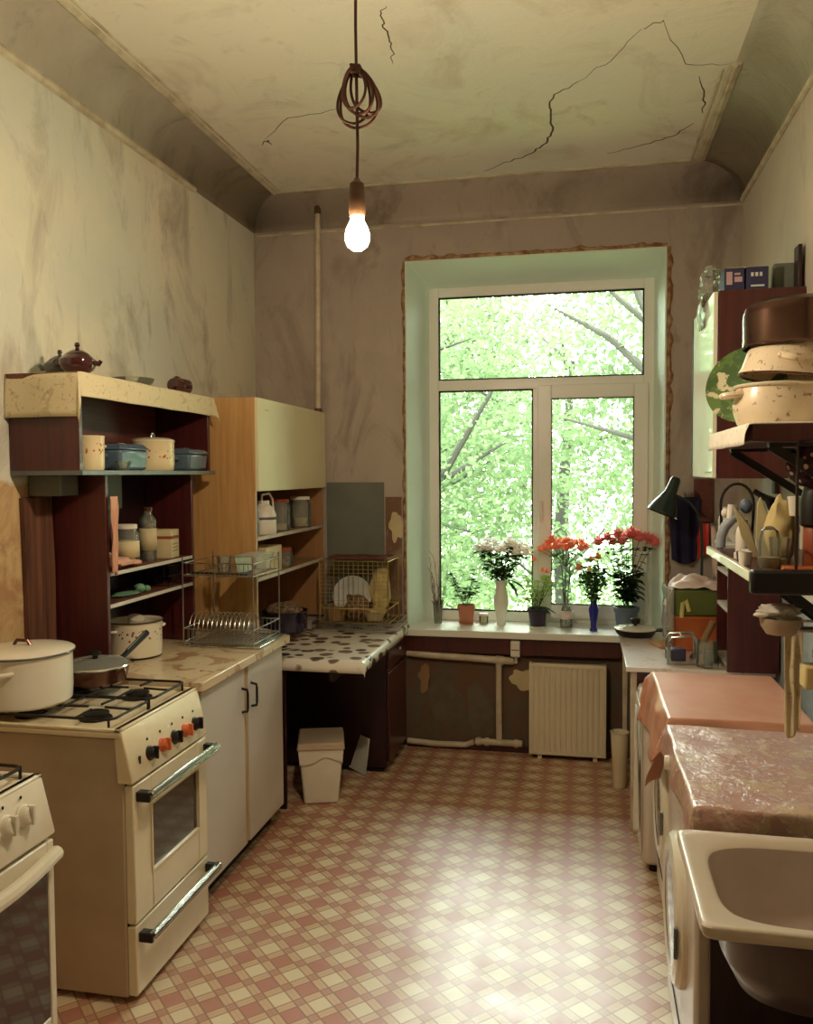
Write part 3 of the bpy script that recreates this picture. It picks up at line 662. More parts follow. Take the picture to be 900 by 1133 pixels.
# ================================================================== LEFT: STOVES
def stove(label, y0, y1, xf, xb_, z1, style):
    t = thing('gas_stove', label, 'stove', ((xf+xb_)/2, (y0+y1)/2, 0), None)
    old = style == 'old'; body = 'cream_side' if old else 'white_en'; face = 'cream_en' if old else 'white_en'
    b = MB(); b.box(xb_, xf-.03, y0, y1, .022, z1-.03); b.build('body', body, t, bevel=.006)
    for yy in (y0+.05, y1-.05):
        for xx in (xb_+.06, xf-.08): MB().cyl((xx, yy, 0), .018, .024, 12).build('foot', 'rubber', t)
    # hob with raised rim
    h = MB(); h.box(xb_-.0, xf-.035, y0-.004, y1+.004, z1-.03, z1-.012)
    h.box(xb_, xb_+.02, y0-.004, y1+.004, z1-.012, z1); h.box(xb_, xf-.035, y0-.004, y0+.012, z1-.012, z1); h.box(xb_, xf-.035, y1-.012, y1+.004, z1-.012, z1); h.box(xf-.06, xf-.035, y0-.004, y1+.004, z1-.012, z1)
    h.build('hob', face, t, bevel=.004)
    # sloping control panel
    zp = z1-.17 if old else z1-.155; dx = -.032
    p = MB(); a0 = [(xf-.03-.02, y, z) for y in (y0,) for z in (zp,)]
    prof = [(xf-.05, zp), (xf, zp), (xf+.002, zp+.008), (xf+dx, z1-.012), (xf+dx-.012, z1), (xf-.06, z1)]
    p.poly([(x, y0-.002, z) for x, z in prof], (y1-y0)+.004, (0, 1, 0)); p.build('control_panel', face, t, bevel=.004)
    nx = Vector((1, 0, .032/.15)).normalized(); 
    ks = [(.24, 'black'), (.40, 'orange'), (.56, 'black'), (.71, 'orange'), (.86, 'black')] if old else [(.29, 'white_pl'), (.42, 'white_pl'), (.55, 'white_pl'), (.68, 'white_pl'), (.81, 'white_pl')]
    zk = zp+(.058 if old else .085); xk = xf+dx*(zk-zp)/(z1-zp)
    for fr_, m_ in ks:
        c = Vector((xk, y0+(y1-y0)*fr_, zk)); r = .021 if old else .025
        k = MB().lathe([(r*1.15, 0), (r*1.15, .004), (r, .006), (r*.9, .022), (r*.75, .025), (0, .025)], c, 20, nx)
        sd = Vector((0, 1, 0)); q = c+nx*.024; k.ribbonbox(q-Vector((0, .0, r*.95)), q+Vector((0, 0, r*.95)), .010, .018, nx)
        k.build('knob', m_, t, bevel=.001, label=('orange knob' if m_ == 'orange' else None))
        mk = MB().ball(c+nx*.002+Vector((-.008, 0, .045)), .003, .003, .005, 8, 6); mk.build('mark', 'black', bpy.data.objects[[o.name for o in COL.objects if o.name.startswith('control_panel')][-1]])
    if old:
        MB().box(xk+.001, xk+.006, y0+.055, y0+.063, zk-.012, zk+.012).build('label_plate', 'black', t)
    # oven door
    dz0, dz1 = (.255, zp-.008) if old else (.20, zp-.01)
    d = MB(); gy0, gy1 = (y0+.115, y1-.075) if old else (y0+.03, y1-.03)
    gz0, gz1 = (dz0+.125, dz1-.095) if old else (dz0+.04, dz1-.075)
    X0, X1 = xf-.03, xf
    d.box(X0, X1, y0+.004, gy0, dz0, dz1); d.box(X0, X1, gy1, y1-.004, dz0, dz1); d.box(X0, X1, gy0, gy1, dz0, gz0); d.box(X0, X1, gy0, gy1, gz1, dz1)
    door = d.build('oven_door', face, t, bevel=.004)
    MB().box(X0-.002, X1-(.008 if old else .003), gy0-.004, gy1+.004, gz0-.004, gz1+.004).build('oven_glass', 'oven_glass' if old else 'oven_glass2', door)
    if old:
        f2 = MB(); w_ = .008
        f2.box(X1, X1+.004, gy0-w_, gy0, gz0-w_, gz1+w_); f2.box(X1, X1+.004, gy1, gy1+w_, gz0-w_, gz1+w_); f2.box(X1, X1+.004, gy0, gy1, gz1, gz1+w_); f2.box(X1, X1+.004, gy0, gy1, gz0-w_, gz0); f2.build('window_trim', 'cream_en', door, bevel=.001)
    def handle(z, par):
        if old:
            h = MB(); h.ribbonbox((X1+.040, y0+.025, z), (X1+.040, y1+.004, z), .030, .012, (1, 0, .5)); h.tube([(X1+.046, y0+.03, z+.004), (X1+.046, y1, z+.004)], .009, 8)
            h.build('handle', 'chrome', par, bevel=.003)
            for ya, yb in ((y0+.018, y0+.05), (y1-.03, y1-.004)): MB().box(X1-.002, X1+.046, ya, yb, z-.017, z+.014).build('handle_end', 'black', par, bevel=.004)
        else:
            pts = [(X1+.012+.03*math.sin(PI*i/12), y0+.01+(y1-y0-.02)*i/12, z) for i in range(13)]
            h = MB()
            for q0, q1 in zip(pts[:-1], pts[1:]): pass
            h.tube(pts, .019, 10); h.build('handle', 'white_en', par)
    handle(dz1-.035, door)
    dr = MB().box(X0, X1, y0+.004, y1-.004, .028, dz0-.008).build('drawer', face, t, bevel=.004)
    if old: handle(dz0-.045, dr)
    # dark gaps between body sections
    MB().box(X0-.004, X0+.002, y0+.006, y1-.006, .06, z1-.03).build('gap', 'rubber', t)
    # burners
    cx0, cx1 = xb_+.17, xf-.20; 
    for xx in (cx0, cx1):
        for yy in (y0+.13, y1-.13):
            bb = MB().lathe([(.052, 0), (.052, .004), (.036, .006), (.036, .014), (.042, .016), (.042, .021), (.03, .025), (0, .026)], (xx, yy, z1-.012), 24); bb.build('burner', 'iron', t)
    # grates: two halves with rounded frame and fingers
    for ya, yb_ in ((y0+.015, (y0+y1)/2-.004), ((y0+y1)/2+.004, y1-.015)):
        g = MB(); xA, xB = xb_+.045, xf-.075; zt = z1+.022; R = .03
        pts = []
        for (cx, cy, a0) in ((xB-R, yb_-R, 0), (xA+R, yb_-R, 90), (xA+R, ya+R, 180), (xB-R, ya+R, 270)):
            pts += arc((cx, cy, zt), R, a0, a0+90, 4, 'xy')
        g.tube(pts, .0045, 7, closed=True)
        ym = (ya+yb_)/2
        for xx in (cx0, cx1):
            for a in (0, 90, 180, 270):
                ca, sa = math.cos(math.radians(a)), math.sin(math.radians(a))
                e = (xB if (ca > .5 and xx == cx1) else (xA if (ca < -.5 and xx == cx0) else xx+ca*.125)) if abs(ca) > .5 else xx
                ey = (yb_ if sa > .5 else ya) if abs(sa) > .5 else ym
                g.tube([(e, ey, zt), (xx+ca*.03, ym+sa*.03, zt+.003)], .0042, 6)
        g.tube([((xA+xB)/2, ya, zt), ((xA+xB)/2, yb_, zt)], .0042, 6)
        for (fx, fy) in ((xA+.01, ya), (xB-.01, ya), (xA+.01, yb_), (xB-.01, yb_)): g.tube([(fx, fy, zt), (fx, fy, z1-.013)], .004, 6)
        g.build('grate', 'iron', t)
    return t
stove('old cream gas stove with black and orange knobs and two chrome handles', 2.325, 2.845, -1.345, -1.95, .865, 'old')
stove('white gas stove with round white knobs cut off at the lower left', 1.42, 1.935, -1.345, -1.93, .865, 'new')

# ---- pots on the stoves
t = thing('stock_pot', 'large white enamel stock pot with its lid on the old cream stove', 'pot', (-1.815, 2.475, .892))
c = (-1.815, 2.475, .892); mb = MB(); pot(mb, c, .150, .165); mb.build('pot_body', 'white_en', t)
mb = MB(); loop_handle(mb, (c[0], c[1], c[2]+.125), .150, 275, .09, .032, .007); mb.build('handle', 'white_en', t)
mb = MB(); loop_handle(mb, (c[0], c[1], c[2]+.125), .150, 82, .09, .032, .007); mb.build('handle', 'white_en', t)
mb = MB().lathe([(.156, .168), (.158, .172), (.150, .177), (.10, .186), (.04, .190), (0, .190)], c, 40); lid = mb.build('lid', 'white_en', t)
mb = MB(); mb.tube([(c[0]-.03, c[1]-.01, c[2]+.190), (c[0]-.02, c[1]-.01, c[2]+.205), (c[0]+.02, c[1]-.01, c[2]+.205), (c[0]+.03, c[1]-.01, c[2]+.190)], .006, 8); mb.build('lid_handle', 'bronze', lid)
MB().lathe([(.157, .164), (.160, .168), (.157, .172), (.154, .168), (.157, .164)], c, 40).build('rim', 'grey_gl', t)
c = (-1.725, 2.745, .892)
t = thing('frying_pan', 'brown frying pan with a lid behind the stock pot on the cream stove', 'pan', c)
MB().lathe([(0, 0), (.092, 0), (.106, .01), (.116, .045), (.120, .062), (.116, .062), (.110, .045), (.10, .014), (0, .012)], c, 40).build('pan_body', 'bronze', t)
mb = MB().lathe([(.118, .064), (.116, .070), (.10, .080), (.05, .087), (0, .088)], c, 40); lid = mb.build('lid', 'lid_glass', t)
MB().lathe([(.121, .062), (.123, .066), (.119, .070), (.115, .066), (.121, .062)], c, 40).build('lid_rim', 'chrome', lid)
MB().lathe([(.010, .086), (.010, .098), (.022, .102), (.022, .112), (.012, .117), (0, .118)], c, 18).build('lid_knob', 'black', lid)
d = Vector((.10, .95, 0)).normalized(); p0 = Vector(c)+d*.113+Vector((0, 0, .05))
mb = MB(); mb.tube([p0, p0+d*.05+Vector((0, 0, .012)), p0+d*.20+Vector((0, 0, .075))], [.009, .010, .013], 8); mb.build('pan_handle', 'black', t)
mb = MB(); mb.tube([p0+d*.07+Vector((.0, 0, .032)), p0+d*.19+Vector((0, 0, .082))], .0045, 6); mb.build('handle_stripe', 'chrome', t)

# ---- base cabinet and worktop
CX = -1.383
t = thing('base_cabinet', 'white two-door base cabinet under the marbled worktop beside the cream stove', 'cabinet', (-1.67, 3.31, 0))
mb = MB(); mb.box(-1.95, CX-.022, 2.875, 3.75, .08, .842); mb.build('body', 'oak_in', t, bevel=.002)
MB().box(-1.93, CX-.06, 2.89, 3.735, 0, .08).build('plinth', 'rubber', t)
MB().box(CX-.022, CX-.006, 3.302, 3.322, .08, .842).build('centre_post', 'oak', t)
for ya, yb_, hy in ((2.88, 3.292, 3.265), (3.333, 3.745, 3.365)):
    dr = MB().box(CX-.02, CX, ya, yb_, .085, .835).build('door', 'door_white', t, bevel=.002)
    h = MB(); h.tube([(CX-.002, hy, .655), (CX+.024, hy, .66), (CX+.026, hy, .675), (CX+.026, hy, .735), (CX+.024, hy, .75), (CX-.002, hy, .755)], .0055, 8); h.build('handle', 'black', dr)
    for zz in (.16, .76): MB().box(CX-.001, CX+.001, hy-.004, hy+.004, zz, zz+.006).build('hinge_pin', 'wire', dr)
t = MB().box(-1.955, -1.362, 2.860, 3.80, .843, .880).build('worktop', 'oilcloth', bevel=.004); tag(t, 'worktop under a cream and brown marbled oilcloth on the white base cabinet', 'worktop')

c = (-1.845, 3.24, .8805)
t = thing('cooking_pot', 'white enamel cooking pot with red flowers standing on the marbled worktop', 'pot', c)
mb = MB(); pot(mb, c, .108, .150); mb.build('pot_body', 'pot_fl2', t)
MB().lathe([(.104, -.0), (.106, .004), (.107, .008)], c, 36).build('base_ring', 'black', t)
MB().lathe([(.112, .148), (.116, .151), (.112, .154), (.108, .151), (.112, .148)], c, 36).build('rim', 'black', t)
for a in (60, 240):
    mb = MB(); loop_handle(mb, (c[0], c[1], c[2]+.118), .108, a, .06, .026, .006); mb.build('handle', 'white_en', t)
mb = MB().lathe([(.0, .11), (.101, .11)], c, 36); mb.build('contents', 'contents_d', t)
mb = MB().tube([(c[0]-.01, c[1]+.01, c[2]+.115), (c[0]+.005, c[1]-.0, c[2]+.162)], [.03, .034], 14); mb.build('ladle', 'pot_fl2', t)

# ================================================================== HUTCH (upper box with open shelves below)
HX = -1.705
t = thing('wall_shelf_unit', 'dark red-brown wooden shelf unit above the stoves with a wide top box', 'shelf unit', (-1.82, 3.1, .88))
mb = MB(); mb.box(XL+.005, HX, 2.645, 2.667, 1.655, 1.975); mb.build('side_panel', 'maroon_wood', t, bevel=.002)
mb = MB(); mb.box(XL+.005, HX, 3.673, 3.695, 1.655, 1.975); mb.build('side_panel', 'maroon_wood', t, bevel=.002)
MB().box(XL+.005, HX+.01, 2.63, 3.71, 1.975, 1.995).build('top_board', 'maroon_in', t, bevel=.002)
MB().box(XL+.005, XL+.012, 2.667, 3.673, 1.655, 1.975).build('back_panel', 'maroon_in', t)
MB().box(XL+.005, HX+.01, 2.645, 3.73, 1.640, 1.658).build('shelf', 'grey_gl', t, bevel=.002)
LX = -1.75
for ya in (2.875, 3.585): MB().box(XL+.005, LX, ya, ya+.02, .882, 1.640).build('side_panel', 'maroon_wood', t, bevel=.002)
MB().box(XL+.004, XL+.010, 2.895, 3.585, .882, 1.640).build('back_panel', 'dark_wood', t)
for zz in (1.272, 1.150): MB().box(XL+.01, LX-.003, 2.895, 3.585, zz-.014, zz).build('shelf', 'maroon_in', t); 
for zz in (1.272, 1.150): MB().box(LX-.003, LX, 2.895, 3.585, zz-.014, zz).build('shelf_edge', 'shelf_edge', t)
MB().box(XL+.012, XL+.05, 2.895, 3.30, 1.50, 1.64).build('rail', 'grey_board', t)
MB().box(XL+.004, -1.85, 2.74, 2.86, 1.565, 1.640).build('rail', 'grey_board', t, bevel=.003)
MB().box(-1.80, -1.76, 3.61, 3.66, 1.56, 1.64).build('bracket', 'dark_wood', t, bevel=.004)
MB().poly([(XL+.003, 2.70, .90), (XL+.003, 2.86, .90), (XL+.003, 2.865, 1.3), (XL+.003, 2.85, 1.56), (XL+.003, 2.69, 1.56), (XL+.003, 2.70, 1.2)], .018, (1, 0, 0)).build('wall_plank', 'plank')
tag(bpy.data.objects['wall_plank'], 'rough worn brown plank on the wall left of the shelf unit', 'plank')
# lace runner on top
mb = drape(XL+.001, HX+.012, 2.632, 3.72, 1.9965, right=.085, near=.155, far=.07, flare=.12, rip=.004, freq=18, seed=2)
o = mb.build('shelf_runner', 'lace', solid=.0012, ang=180); tag(o, 'beige lace runner hanging over the top edge of the dark shelf unit', 'runner')
# things on top
def tureen(name, label, c, r, mat):
    t = thing(name, label, 'teapot', c)
    MB().lathe([(0, 0), (r*.55, 0), (r*.6, .004), (r*.85, r*.25), (r*1.0, r*.55), (r*.97, r*.80), (r*.75, r*1.02), (r*.62, r*1.08)], c, 32).build('pot_body', mat, t)
    MB().lathe([(r*.70, r*1.06), (r*.62, r*1.14), (r*.35, r*1.32), (r*.12, r*1.38), (r*.10, r*1.50), (r*.16, r*1.60), (r*.10, r*1.75), (0, r*1.78)], c, 32).build('lid', mat, t)
    for s_ in (0, 180):
        a = math.radians(s_+12); d = Vector((math.cos(a), math.sin(a), 0)); p = Vector(c)+Vector((0, 0, r*.62))
        mb = MB().tube([p+d*r*.95, p+d*r*1.18+Vector((0, 0, -.003)), p+d*r*1.32+Vector((0, 0, .008))], [.011, .010, .007], 8); mb.build('lug_handle', mat, t)
    return t
tureen('teapot', 'glossy dark maroon lidded pot on the near end of the lace runner', (-1.765, 2.74, 1.999), .064, 'maroon_gl')
tureen('teapot', 'dull grey lidded pot behind the maroon one on the lace runner', (-1.875, 2.80, 1.999), .056, 'grey_gl')
c = (-1.775, 3.50, 1.999)
t = thing('painted_jug', 'small dark maroon painted mug lying on the far end of the lace runner', 'mug', c)
MB().lathe([(0, 0), (.028, 0), (.034, .01), (.036, .05), (.034, .10), (.030, .10), (.030, .02), (0, .015)], (c[0]-.0, c[1]-.03, c[2]+.036), 24, (.2, 1, 0)).build('mug_body', 'maroon_gl', t)
MB().tube(arc((c[0]-.0, c[1]+.02, c[2]+.036), .05, 40, 140, 8, 'yz', .04), .005, 7).build('handle', 'maroon_gl', t)
c = (-1.86, 3.28, 1.999); t = MB().lathe([(0, 0), (.05, 0), (.085, .03), (.09, .045), (.083, .045), (.045, .008), (0, .006)], c, 30).build('glass_dish', 'clear'); tag(t, 'shallow clear dish behind the edge of the lace runner', 'dish')

# in the top box (z 1.658)
Z = 1.6585
def floral_pot(name, label, c, r, h, mat, knob=True, group=None):
    t = thing(name, label, 'pot', c, group); mb = MB(); pot(mb, c, r, h, lip=.003); mb.build('pot_body', mat, t)
    l = MB().lathe([(r+.002, h+.001), (r+.002, h+.006), (r*.8, h+.014), (0, h+.020)], c, 32).build('lid', 'cream_en', t)
    if knob: MB().tube(arc((c[0], c[1], c[2]+h+.018), .014, 0, 180, 8, 'yz', .018), .004, 7).build('lid_handle', 'chrome', l)
    return t
c = (-1.80, 2.86, Z); t = thing('enamel_mug', 'tall cream enamel can with orange flowers at the near end of the top box', 'mug', c)
mb = MB(); pot(mb, c, .052, .125, lip=.002); mb.build('mug_body', 'pot_fl', t)
mb = MB(); loop_handle(mb, (c[0], c[1], c[2]+.09), .052, 75, .03, .022, .005); mb.build('handle', 'cream_en', t)
floral_pot('enamel_pot', 'cream enamel pot with orange flowers in the middle of the top box', (-1.82, 3.37, Z), .090, .125, 'pot_fl')
def roaster(name, label, c, lx, ly, h):
    t = thing(name, label, 'casserole dish', c)
    MB().frustum((c[0]-lx*.46, c[0]+lx*.46, c[1]-ly*.46, c[1]+ly*.46), (c[0]-lx/2, c[0]+lx/2, c[1]-ly/2, c[1]+ly/2), c[2], c[2]+h).build('dish_body', 'blue_en', t, bevel=.012)
    l = MB(); l.frustum((c[0]-lx/2-.006, c[0]+lx/2+.006, c[1]-ly/2-.006, c[1]+ly/2+.006), (c[0]-lx*.42, c[0]+lx*.42, c[1]-ly*.42, c[1]+ly*.42), c[2]+h, c[2]+h+.022); lid = l.build('lid', 'blue_en', t, bevel=.006)
    MB().box(c[0]-.02, c[0]+.02, c[1]-.03, c[1]+.03, c[2]+h+.021, c[2]+h+.030).build('lid_handle', 'bronze', lid, bevel=.003)
    mb = MB(); mb.box(c[0]-.03, c[0]+.03, c[1]-ly/2-.022, c[1]-ly/2, c[2]+h*.6, c[2]+h*.8); mb.build('side_handle', 'blue_en', t, bevel=.004)
    mb = MB(); mb.box(c[0]-.03, c[0]+.03, c[1]+ly/2, c[1]+ly/2+.022, c[2]+h*.6, c[2]+h*.8); mb.build('side_handle', 'blue_en', t, bevel=.004)
roaster('roasting_dish', 'blue-grey enamel roasting dish with a lid between the floral can and the floral pot', (-1.83, 3.10, Z), .16, .22, .082)
roaster('roasting_dish', 'blue-grey lidded tin at the far end of the top box', (-1.775, 3.568, Z), .15, .19, .075)
c = (-1.735, 2.98, Z); t = MB().lathe([(0, 0), (.020, 0), (.028, .03), (.030, .034), (.026, .034), (.019, .004), (0, .003)], c, 24).build('glass_cup', 'clear'); tag(t, 'small clear glass cup in front of the blue roasting dish', 'cup')

# on the lower shelves (z 1.272 and 1.150)
def jar(name, label, c, r, h, fill, mat='contents_l', lidmat='white_pl', group=None, sh=.82, cat='jar', labelmat=None):
    t = thing(name, label, cat, c, group)
    MB().lathe([(0, 0), (r*.95, 0), (r, .006), (r, h*.78), (r*sh, h*.88), (r*sh, h), (r*sh-.003, h), (r*sh-.003, h*.88), (r-.003, h*.77), (r-.003, .008), (0, .006)], c, 26).build('jar_glass', 'clear', t)
    if fill: MB().lathe([(0, .008), (r-.004, .008), (r-.004, h*.78*fill), (0, h*.78*fill+.003)], c, 22).build('contents', mat, t)
    if lidmat: MB().lathe([(r*sh+.002, h-.012), (r*sh+.003, h+.003), (r*sh, h+.006), (0, h+.007)], c, 22).build('lid', lidmat, t)
    if labelmat: MB().lathe([(r+.0008, h*.2), (r+.0008, h*.62)], c, 26).build('label', labelmat, t, solid=.0006)
    return t
jar('glass_jar', 'squat glass jar with pale contents on the upper open shelf of the dark unit', (-1.835, 3.17, 1.2725), .048, .16, .8, labelmat='carton')
jar('glass_bottle', 'tall bottle of dark spice with a pale paper label above the jar beside it', (-1.835, 3.34, 1.2725), .036, .225, .9, 'contents_d', 'bronze', sh=.5, cat='bottle', labelmat='carton')
t = thing('food_carton', 'pale printed food carton at the far end of the upper open shelf', 'carton', (-1.835, 3.475, 1.2725))
MB(RZ((-1.835, 3.475, 1.2725), 8)).box(-.055, .055, -.05, .05, 0, .125).build('carton_body', 'carton', t, bevel=.002)
mb = MB(RZ((-1.835, 3.475, 1.2725), 8)); mb.box(-.0555, .0562, -.0505, .0505, .085, .098); mb.build('printed_band', 'rust', t)
mb = MB(RZ((-1.835, 3.475, 1.2725), 8))
for zz in (.03, .045, .06): mb.box(.055, .0562, -.035, .035, zz, zz+.004)
mb.build('printed_text', 'kraft', t)
jar('glass_bottle', 'dark bottle standing half hidden at the back behind the squat jar', (-1.91, 3.02, 1.2725), .04, .19, .9, 'contents_d', 'black', sh=.45, cat='bottle')
mb = MB(); mb.ball((-1.80, 3.04, 1.295), .04, .085, .022, wob=.3); mb.ball((-1.80, 2.97, 1.31), .03, .03, .03, wob=.3); mb.ball((-1.79, 3.13, 1.285), .035, .04, .013, wob=.3)
o = mb.build('crumpled_cloth', 'bread'); tag(o, 'crumpled pinkish cloth lying on the upper open shelf', 'cloth')
mb = drape(-1.752, -1.742, 2.885, 2.905, 1.50, right=.0, near=.0, far=.0)
def hangcloth(name, label, cat, x, y, z1, z0, wy, mat, fold=.012, axis='y', seed=0):
    mb = MB()
    def fn(u, v):
        a = (u-.5)*wy*(1-.25*(1-v)); rr = fold*math.sin(u*13+seed+v*2)*(.4+.6*(1-v))+.01*noise.noise(Vector((u*3, v*3, seed)))
        z = z0+(z1-z0)*v+.012*math.sin(u*5+seed)*(1-v)
        return (x+rr, y+a, z) if axis == 'y' else (x+a, y+rr, z)
    mb.grid(fn, 24, 26); o = mb.build(name, mat, solid=.002, ang=180); tag(o, label, cat); return o
hangcloth('hanging_cloth', 'pale pink cloth strip hanging on the near edge of the open shelves', 'cloth', -1.735, 2.905, 1.56, 1.27, .05, 'bread', .006)
c = (-1.83, 3.2, 1.1505); mb = MB(); mb.ball((-1.81, 3.22, 1.17), .022, .025, .02, wob=.3); mb.ball((-1.82, 3.13, 1.158), .04, .08, .008, wob=.3); mb.ball((-1.80, 3.26, 1.163), .016, .016, .014)
o = mb.build('green_bag', 'green_cloth'); tag(o, 'small crumpled green plastic bag on the lower open shelf', 'bag')
c = (-1.84, 3.47, 1.1505); t = thing('wire_basket', 'small dark wire basket at the far end of the lower open shelf', 'basket', c)
mb = MB()
for zz in (.003, .045, .09): mb.tube([(c[0]-.06, c[1]-.06, c[2]+zz), (c[0]+.06, c[1]-.06, c[2]+zz), (c[0]+.06, c[1]+.06, c[2]+zz), (c[0]-.06, c[1]+.06, c[2]+zz)], .002, 5, closed=True)
for i in range(7):
    q = -.06+.02*i
    for (a, b) in ((q, -.06), (q, .06), (-.06, q), (.06, q)): mb.tube([(c[0]+a, c[1]+b, c[2]+.002), (c[0]+a, c[1]+b, c[2]+.09)], .0014, 4)
mb.build('frame', 'iron', t)

# ================================================================== TALL OAK CABINET
OX = -1.53
t = thing('corner_cupboard', 'oak veneer wall cupboard with one cream door above open shelves in the far left corner', 'cabinet', (-1.75, 4.4, .785))
MB().box(XL+.005, OX-.018, 3.855, 3.875, .785, 2.010).build('side_panel', 'oak', t, bevel=.002)
MB().box(XL+.005, OX-.018, 4.92, 4.94, .785, 2.010).build('side_panel', 'oak_in', t, bevel=.002)
MB().box(XL+.005, OX-.018, 3.875, 4.92, 1.990, 2.010).build('top_board', 'oak', t)
MB().box(XL+.005, XL+.011, 3.875, 4.92, .785, 1.99).build('back_panel', 'oak_in', t)
for zz in (1.575, 1.335, 1.135):
    MB().box(XL+.011, OX-.02, 3.875, 4.92, zz-.018, zz).build('shelf', 'oak_in', t); MB().box(OX-.02, OX-.017, 3.875, 4.92, zz-.018, zz).build('shelf_edge', 'shelf_edge', t)
MB().box(OX-.018, OX-.0165, 3.855, 3.862, .785, 1.56).build('side_edge', 'shelf_edge', t)
dr = MB().box(OX-.018, OX, 3.857, 4.938, 1.558, 2.008).build('door', 'cream_door', t, bevel=.002)
MB().box(OX-.002, OX+.003, 3.95, 3.99, 1.952, 1.956).build('door_pull', 'wire', dr)
# shelf contents
def bottle(name, label, c, r, h, mat, cap, neck=.35, cat='bottle', lab=None, group=None):
    t = thing(name, label, cat, c, group)
    MB().lathe([(0, 0), (r*.94, 0), (r, .006), (r, h*.62), (r*.85, h*.72), (r*neck, h*.84), (r*neck, h*.92), (0, h*.92)], c, 24).build('bottle_body', mat, t)
    MB().lathe([(r*neck+.003, h*.90), (r*neck+.003, h*.99), (r*neck, h), (0, h)], c, 18).build('cap', cap, t)
    if lab: MB().lathe([(r+.0008, h*.18), (r+.0008, h*.5)], c, 24).build('label', lab, t, solid=.0006)
    return t
c = (-1.60, 4.09, 1.3355)
t = thing('white_canister', 'white plastic canister with a pale label and handle on the open cupboard shelf', 'canister', c)
MB().lathe([(0, 0), (.062, 0), (.066, .008), (.064, .10), (.05, .135), (.03, .15), (.03, .17), (0, .17)], c, 28).build('canister_body', 'white_pl', t)
MB().lathe([(.0665, .075), (.0665, .088)], c, 28).build('label', 'grey_gl', t, solid=.001)
MB().tube([(c[0], c[1]-.03, c[2]+.16), (c[0], c[1]-.02, c[2]+.20), (c[0], c[1]+.08, c[2]+.205), (c[0], c[1]+.13, c[2]+.17), (c[0], c[1]+.14, c[2]+.11)], .006, 8).build('handle', 'pink_cloth', t)
bottle('glass_bottle', 'dark bottle at the near edge of the open cupboard shelf', (-1.60, 3.94, 1.3355), .034, .19, 'grey_gl', 'black')
jar('glass_jar', 'clear glass jar beside the white canister', (-1.60, 4.33, 1.3355), .055, .165, .3, 'contents_l', 'rust')
jar('glass_jar', 'clear glass jar at the far end of the open cupboard shelf', (-1.60, 4.66, 1.3355), .065, .17, .4, 'contents_l', 'white_pl')
t = thing('flour_box', 'cream cardboard box on the second open shelf of the cupboard', 'box', (-1.62, 4.15, 1.1355)); MB().box(-1.70, -1.56, 4.02, 4.24, 1.1355, 1.27).build('box_body', 'carton', t, bevel=.002); MB().box(-1.7005, -1.559, 4.08, 4.18, 1.20, 1.215).build('printed_band', 'kraft', t)
jar('glass_jar', 'small jar with dark contents beside the cream cardboard box', (-1.60, 4.38, 1.1355), .05, .10, .7, 'contents_d', 'rust')
jar('glass_jar', 'small short jar at the near end of the second cupboard shelf', (-1.62, 3.93, 1.1355), .036, .10, .6, 'contents_l', 'white_pl')
c = (-1.60, 4.38, .781)
t = thing('casserole_pot', 'large dark purple enamel casserole on the table inside the corner cupboard', 'pot', c)
mb = MB(); pot(mb, c, .125, .115); mb.build('pot_body', 'navy_en', t)
for a in (70, 250):
    mb = MB(); loop_handle(mb, (c[0], c[1], c[2]+.09), .125, a, .07, .028, .007); mb.build('handle', 'black', t)
mb = MB(); mb.ball((c[0], c[1], c[2]+.12), .10, .10, .04, wob=.35); mb.ball((c[0]+.03, c[1]-.03, c[2]+.14), .05, .06, .03, wob=.4); mb.build('contents', 'contents_d', t)
t = thing('plate_stack', 'small stack of pale plates at the near end of the cupboard bottom', 'plates', (-1.64, 4.02, .781))
for i in range(5): MB().lathe([(0, 0), (.06, 0), (.095, .012), (.096, .015), (.06, .005), (0, .004)], (-1.64, 4.02, .781+.012*i+.001), 30).build('plate', 'white_en', t)

# ================================================================== WIRE DISH RACK ON THE WORKTOP
A = (-1.735, 3.455); B = (-1.405, 3.775)
t = thing('dish_rack', 'two-tier wire dish rack standing on the marbled worktop', 'dish rack', (-1.6, 3.61, .881))
mb = MB()
for x_ in (A[0], B[0]):
    for y_ in (A[1], B[1]): mb.tube([(x_, y_, .881), (x_, y_, 1.275)], .0035, 7)
mb.build('post', 'wire', t)
def tray(z, zz, nm, slots):
    mb = MB()
    for q in (z, z+zz): mb.tube([(A[0], A[1], q), (B[0], A[1], q), (B[0], B[1], q), (A[0], B[1], q)], .003, 6, closed=True)
    n = 16
    for i in range(1, n):
        x_ = A[0]+(B[0]-A[0])*i/n; mb.tube([(x_, A[1], z+zz), (x_, A[1], z), (x_, B[1], z), (x_, B[1], z+zz)], .0014, 4)
    mb.build(nm, 'wire', t)
    if slots:
        mb = MB()
        for i in range(14):
            x_ = A[0]+.012+(B[0]-A[0]-.03)*i/14
            mb.tube([(x_, A[1]+.03, z+.003)]+arc((x_, A[1]+.10, z+.035), .07, 180, 0, 10, 'yz', .085)+[(x_, A[1]+.17, z+.003)], .0016, 5)
        mb.build('plate_holder', 'wire', t)
tray(.90, .06, 'lower_basket', True); tray(1.195, .055, 'upper_basket', False)
MB().box(A[0]+.01, B[0]+.03, A[1]-.01, B[1]-.0, .882, .890).build('drip_tray', 'chrome', t, bevel=.003)
t = thing('plastic_box', 'clear plastic food box in the upper tier of the dish rack', 'box', (-1.46, 3.61, 1.20))
mb = MB(); mb.frustum((-1.50, -1.42, 3.52, 3.70), (-1.515, -1.405, 3.51, 3.71), 1.199, 1.275); mb.build('box_body', 'plastic_film', t, bevel=.004)
MB().box(-1.518, -1.402, 3.507, 3.713, 1.2755, 1.281).build('lid', 'plastic_film', t, bevel=.002)
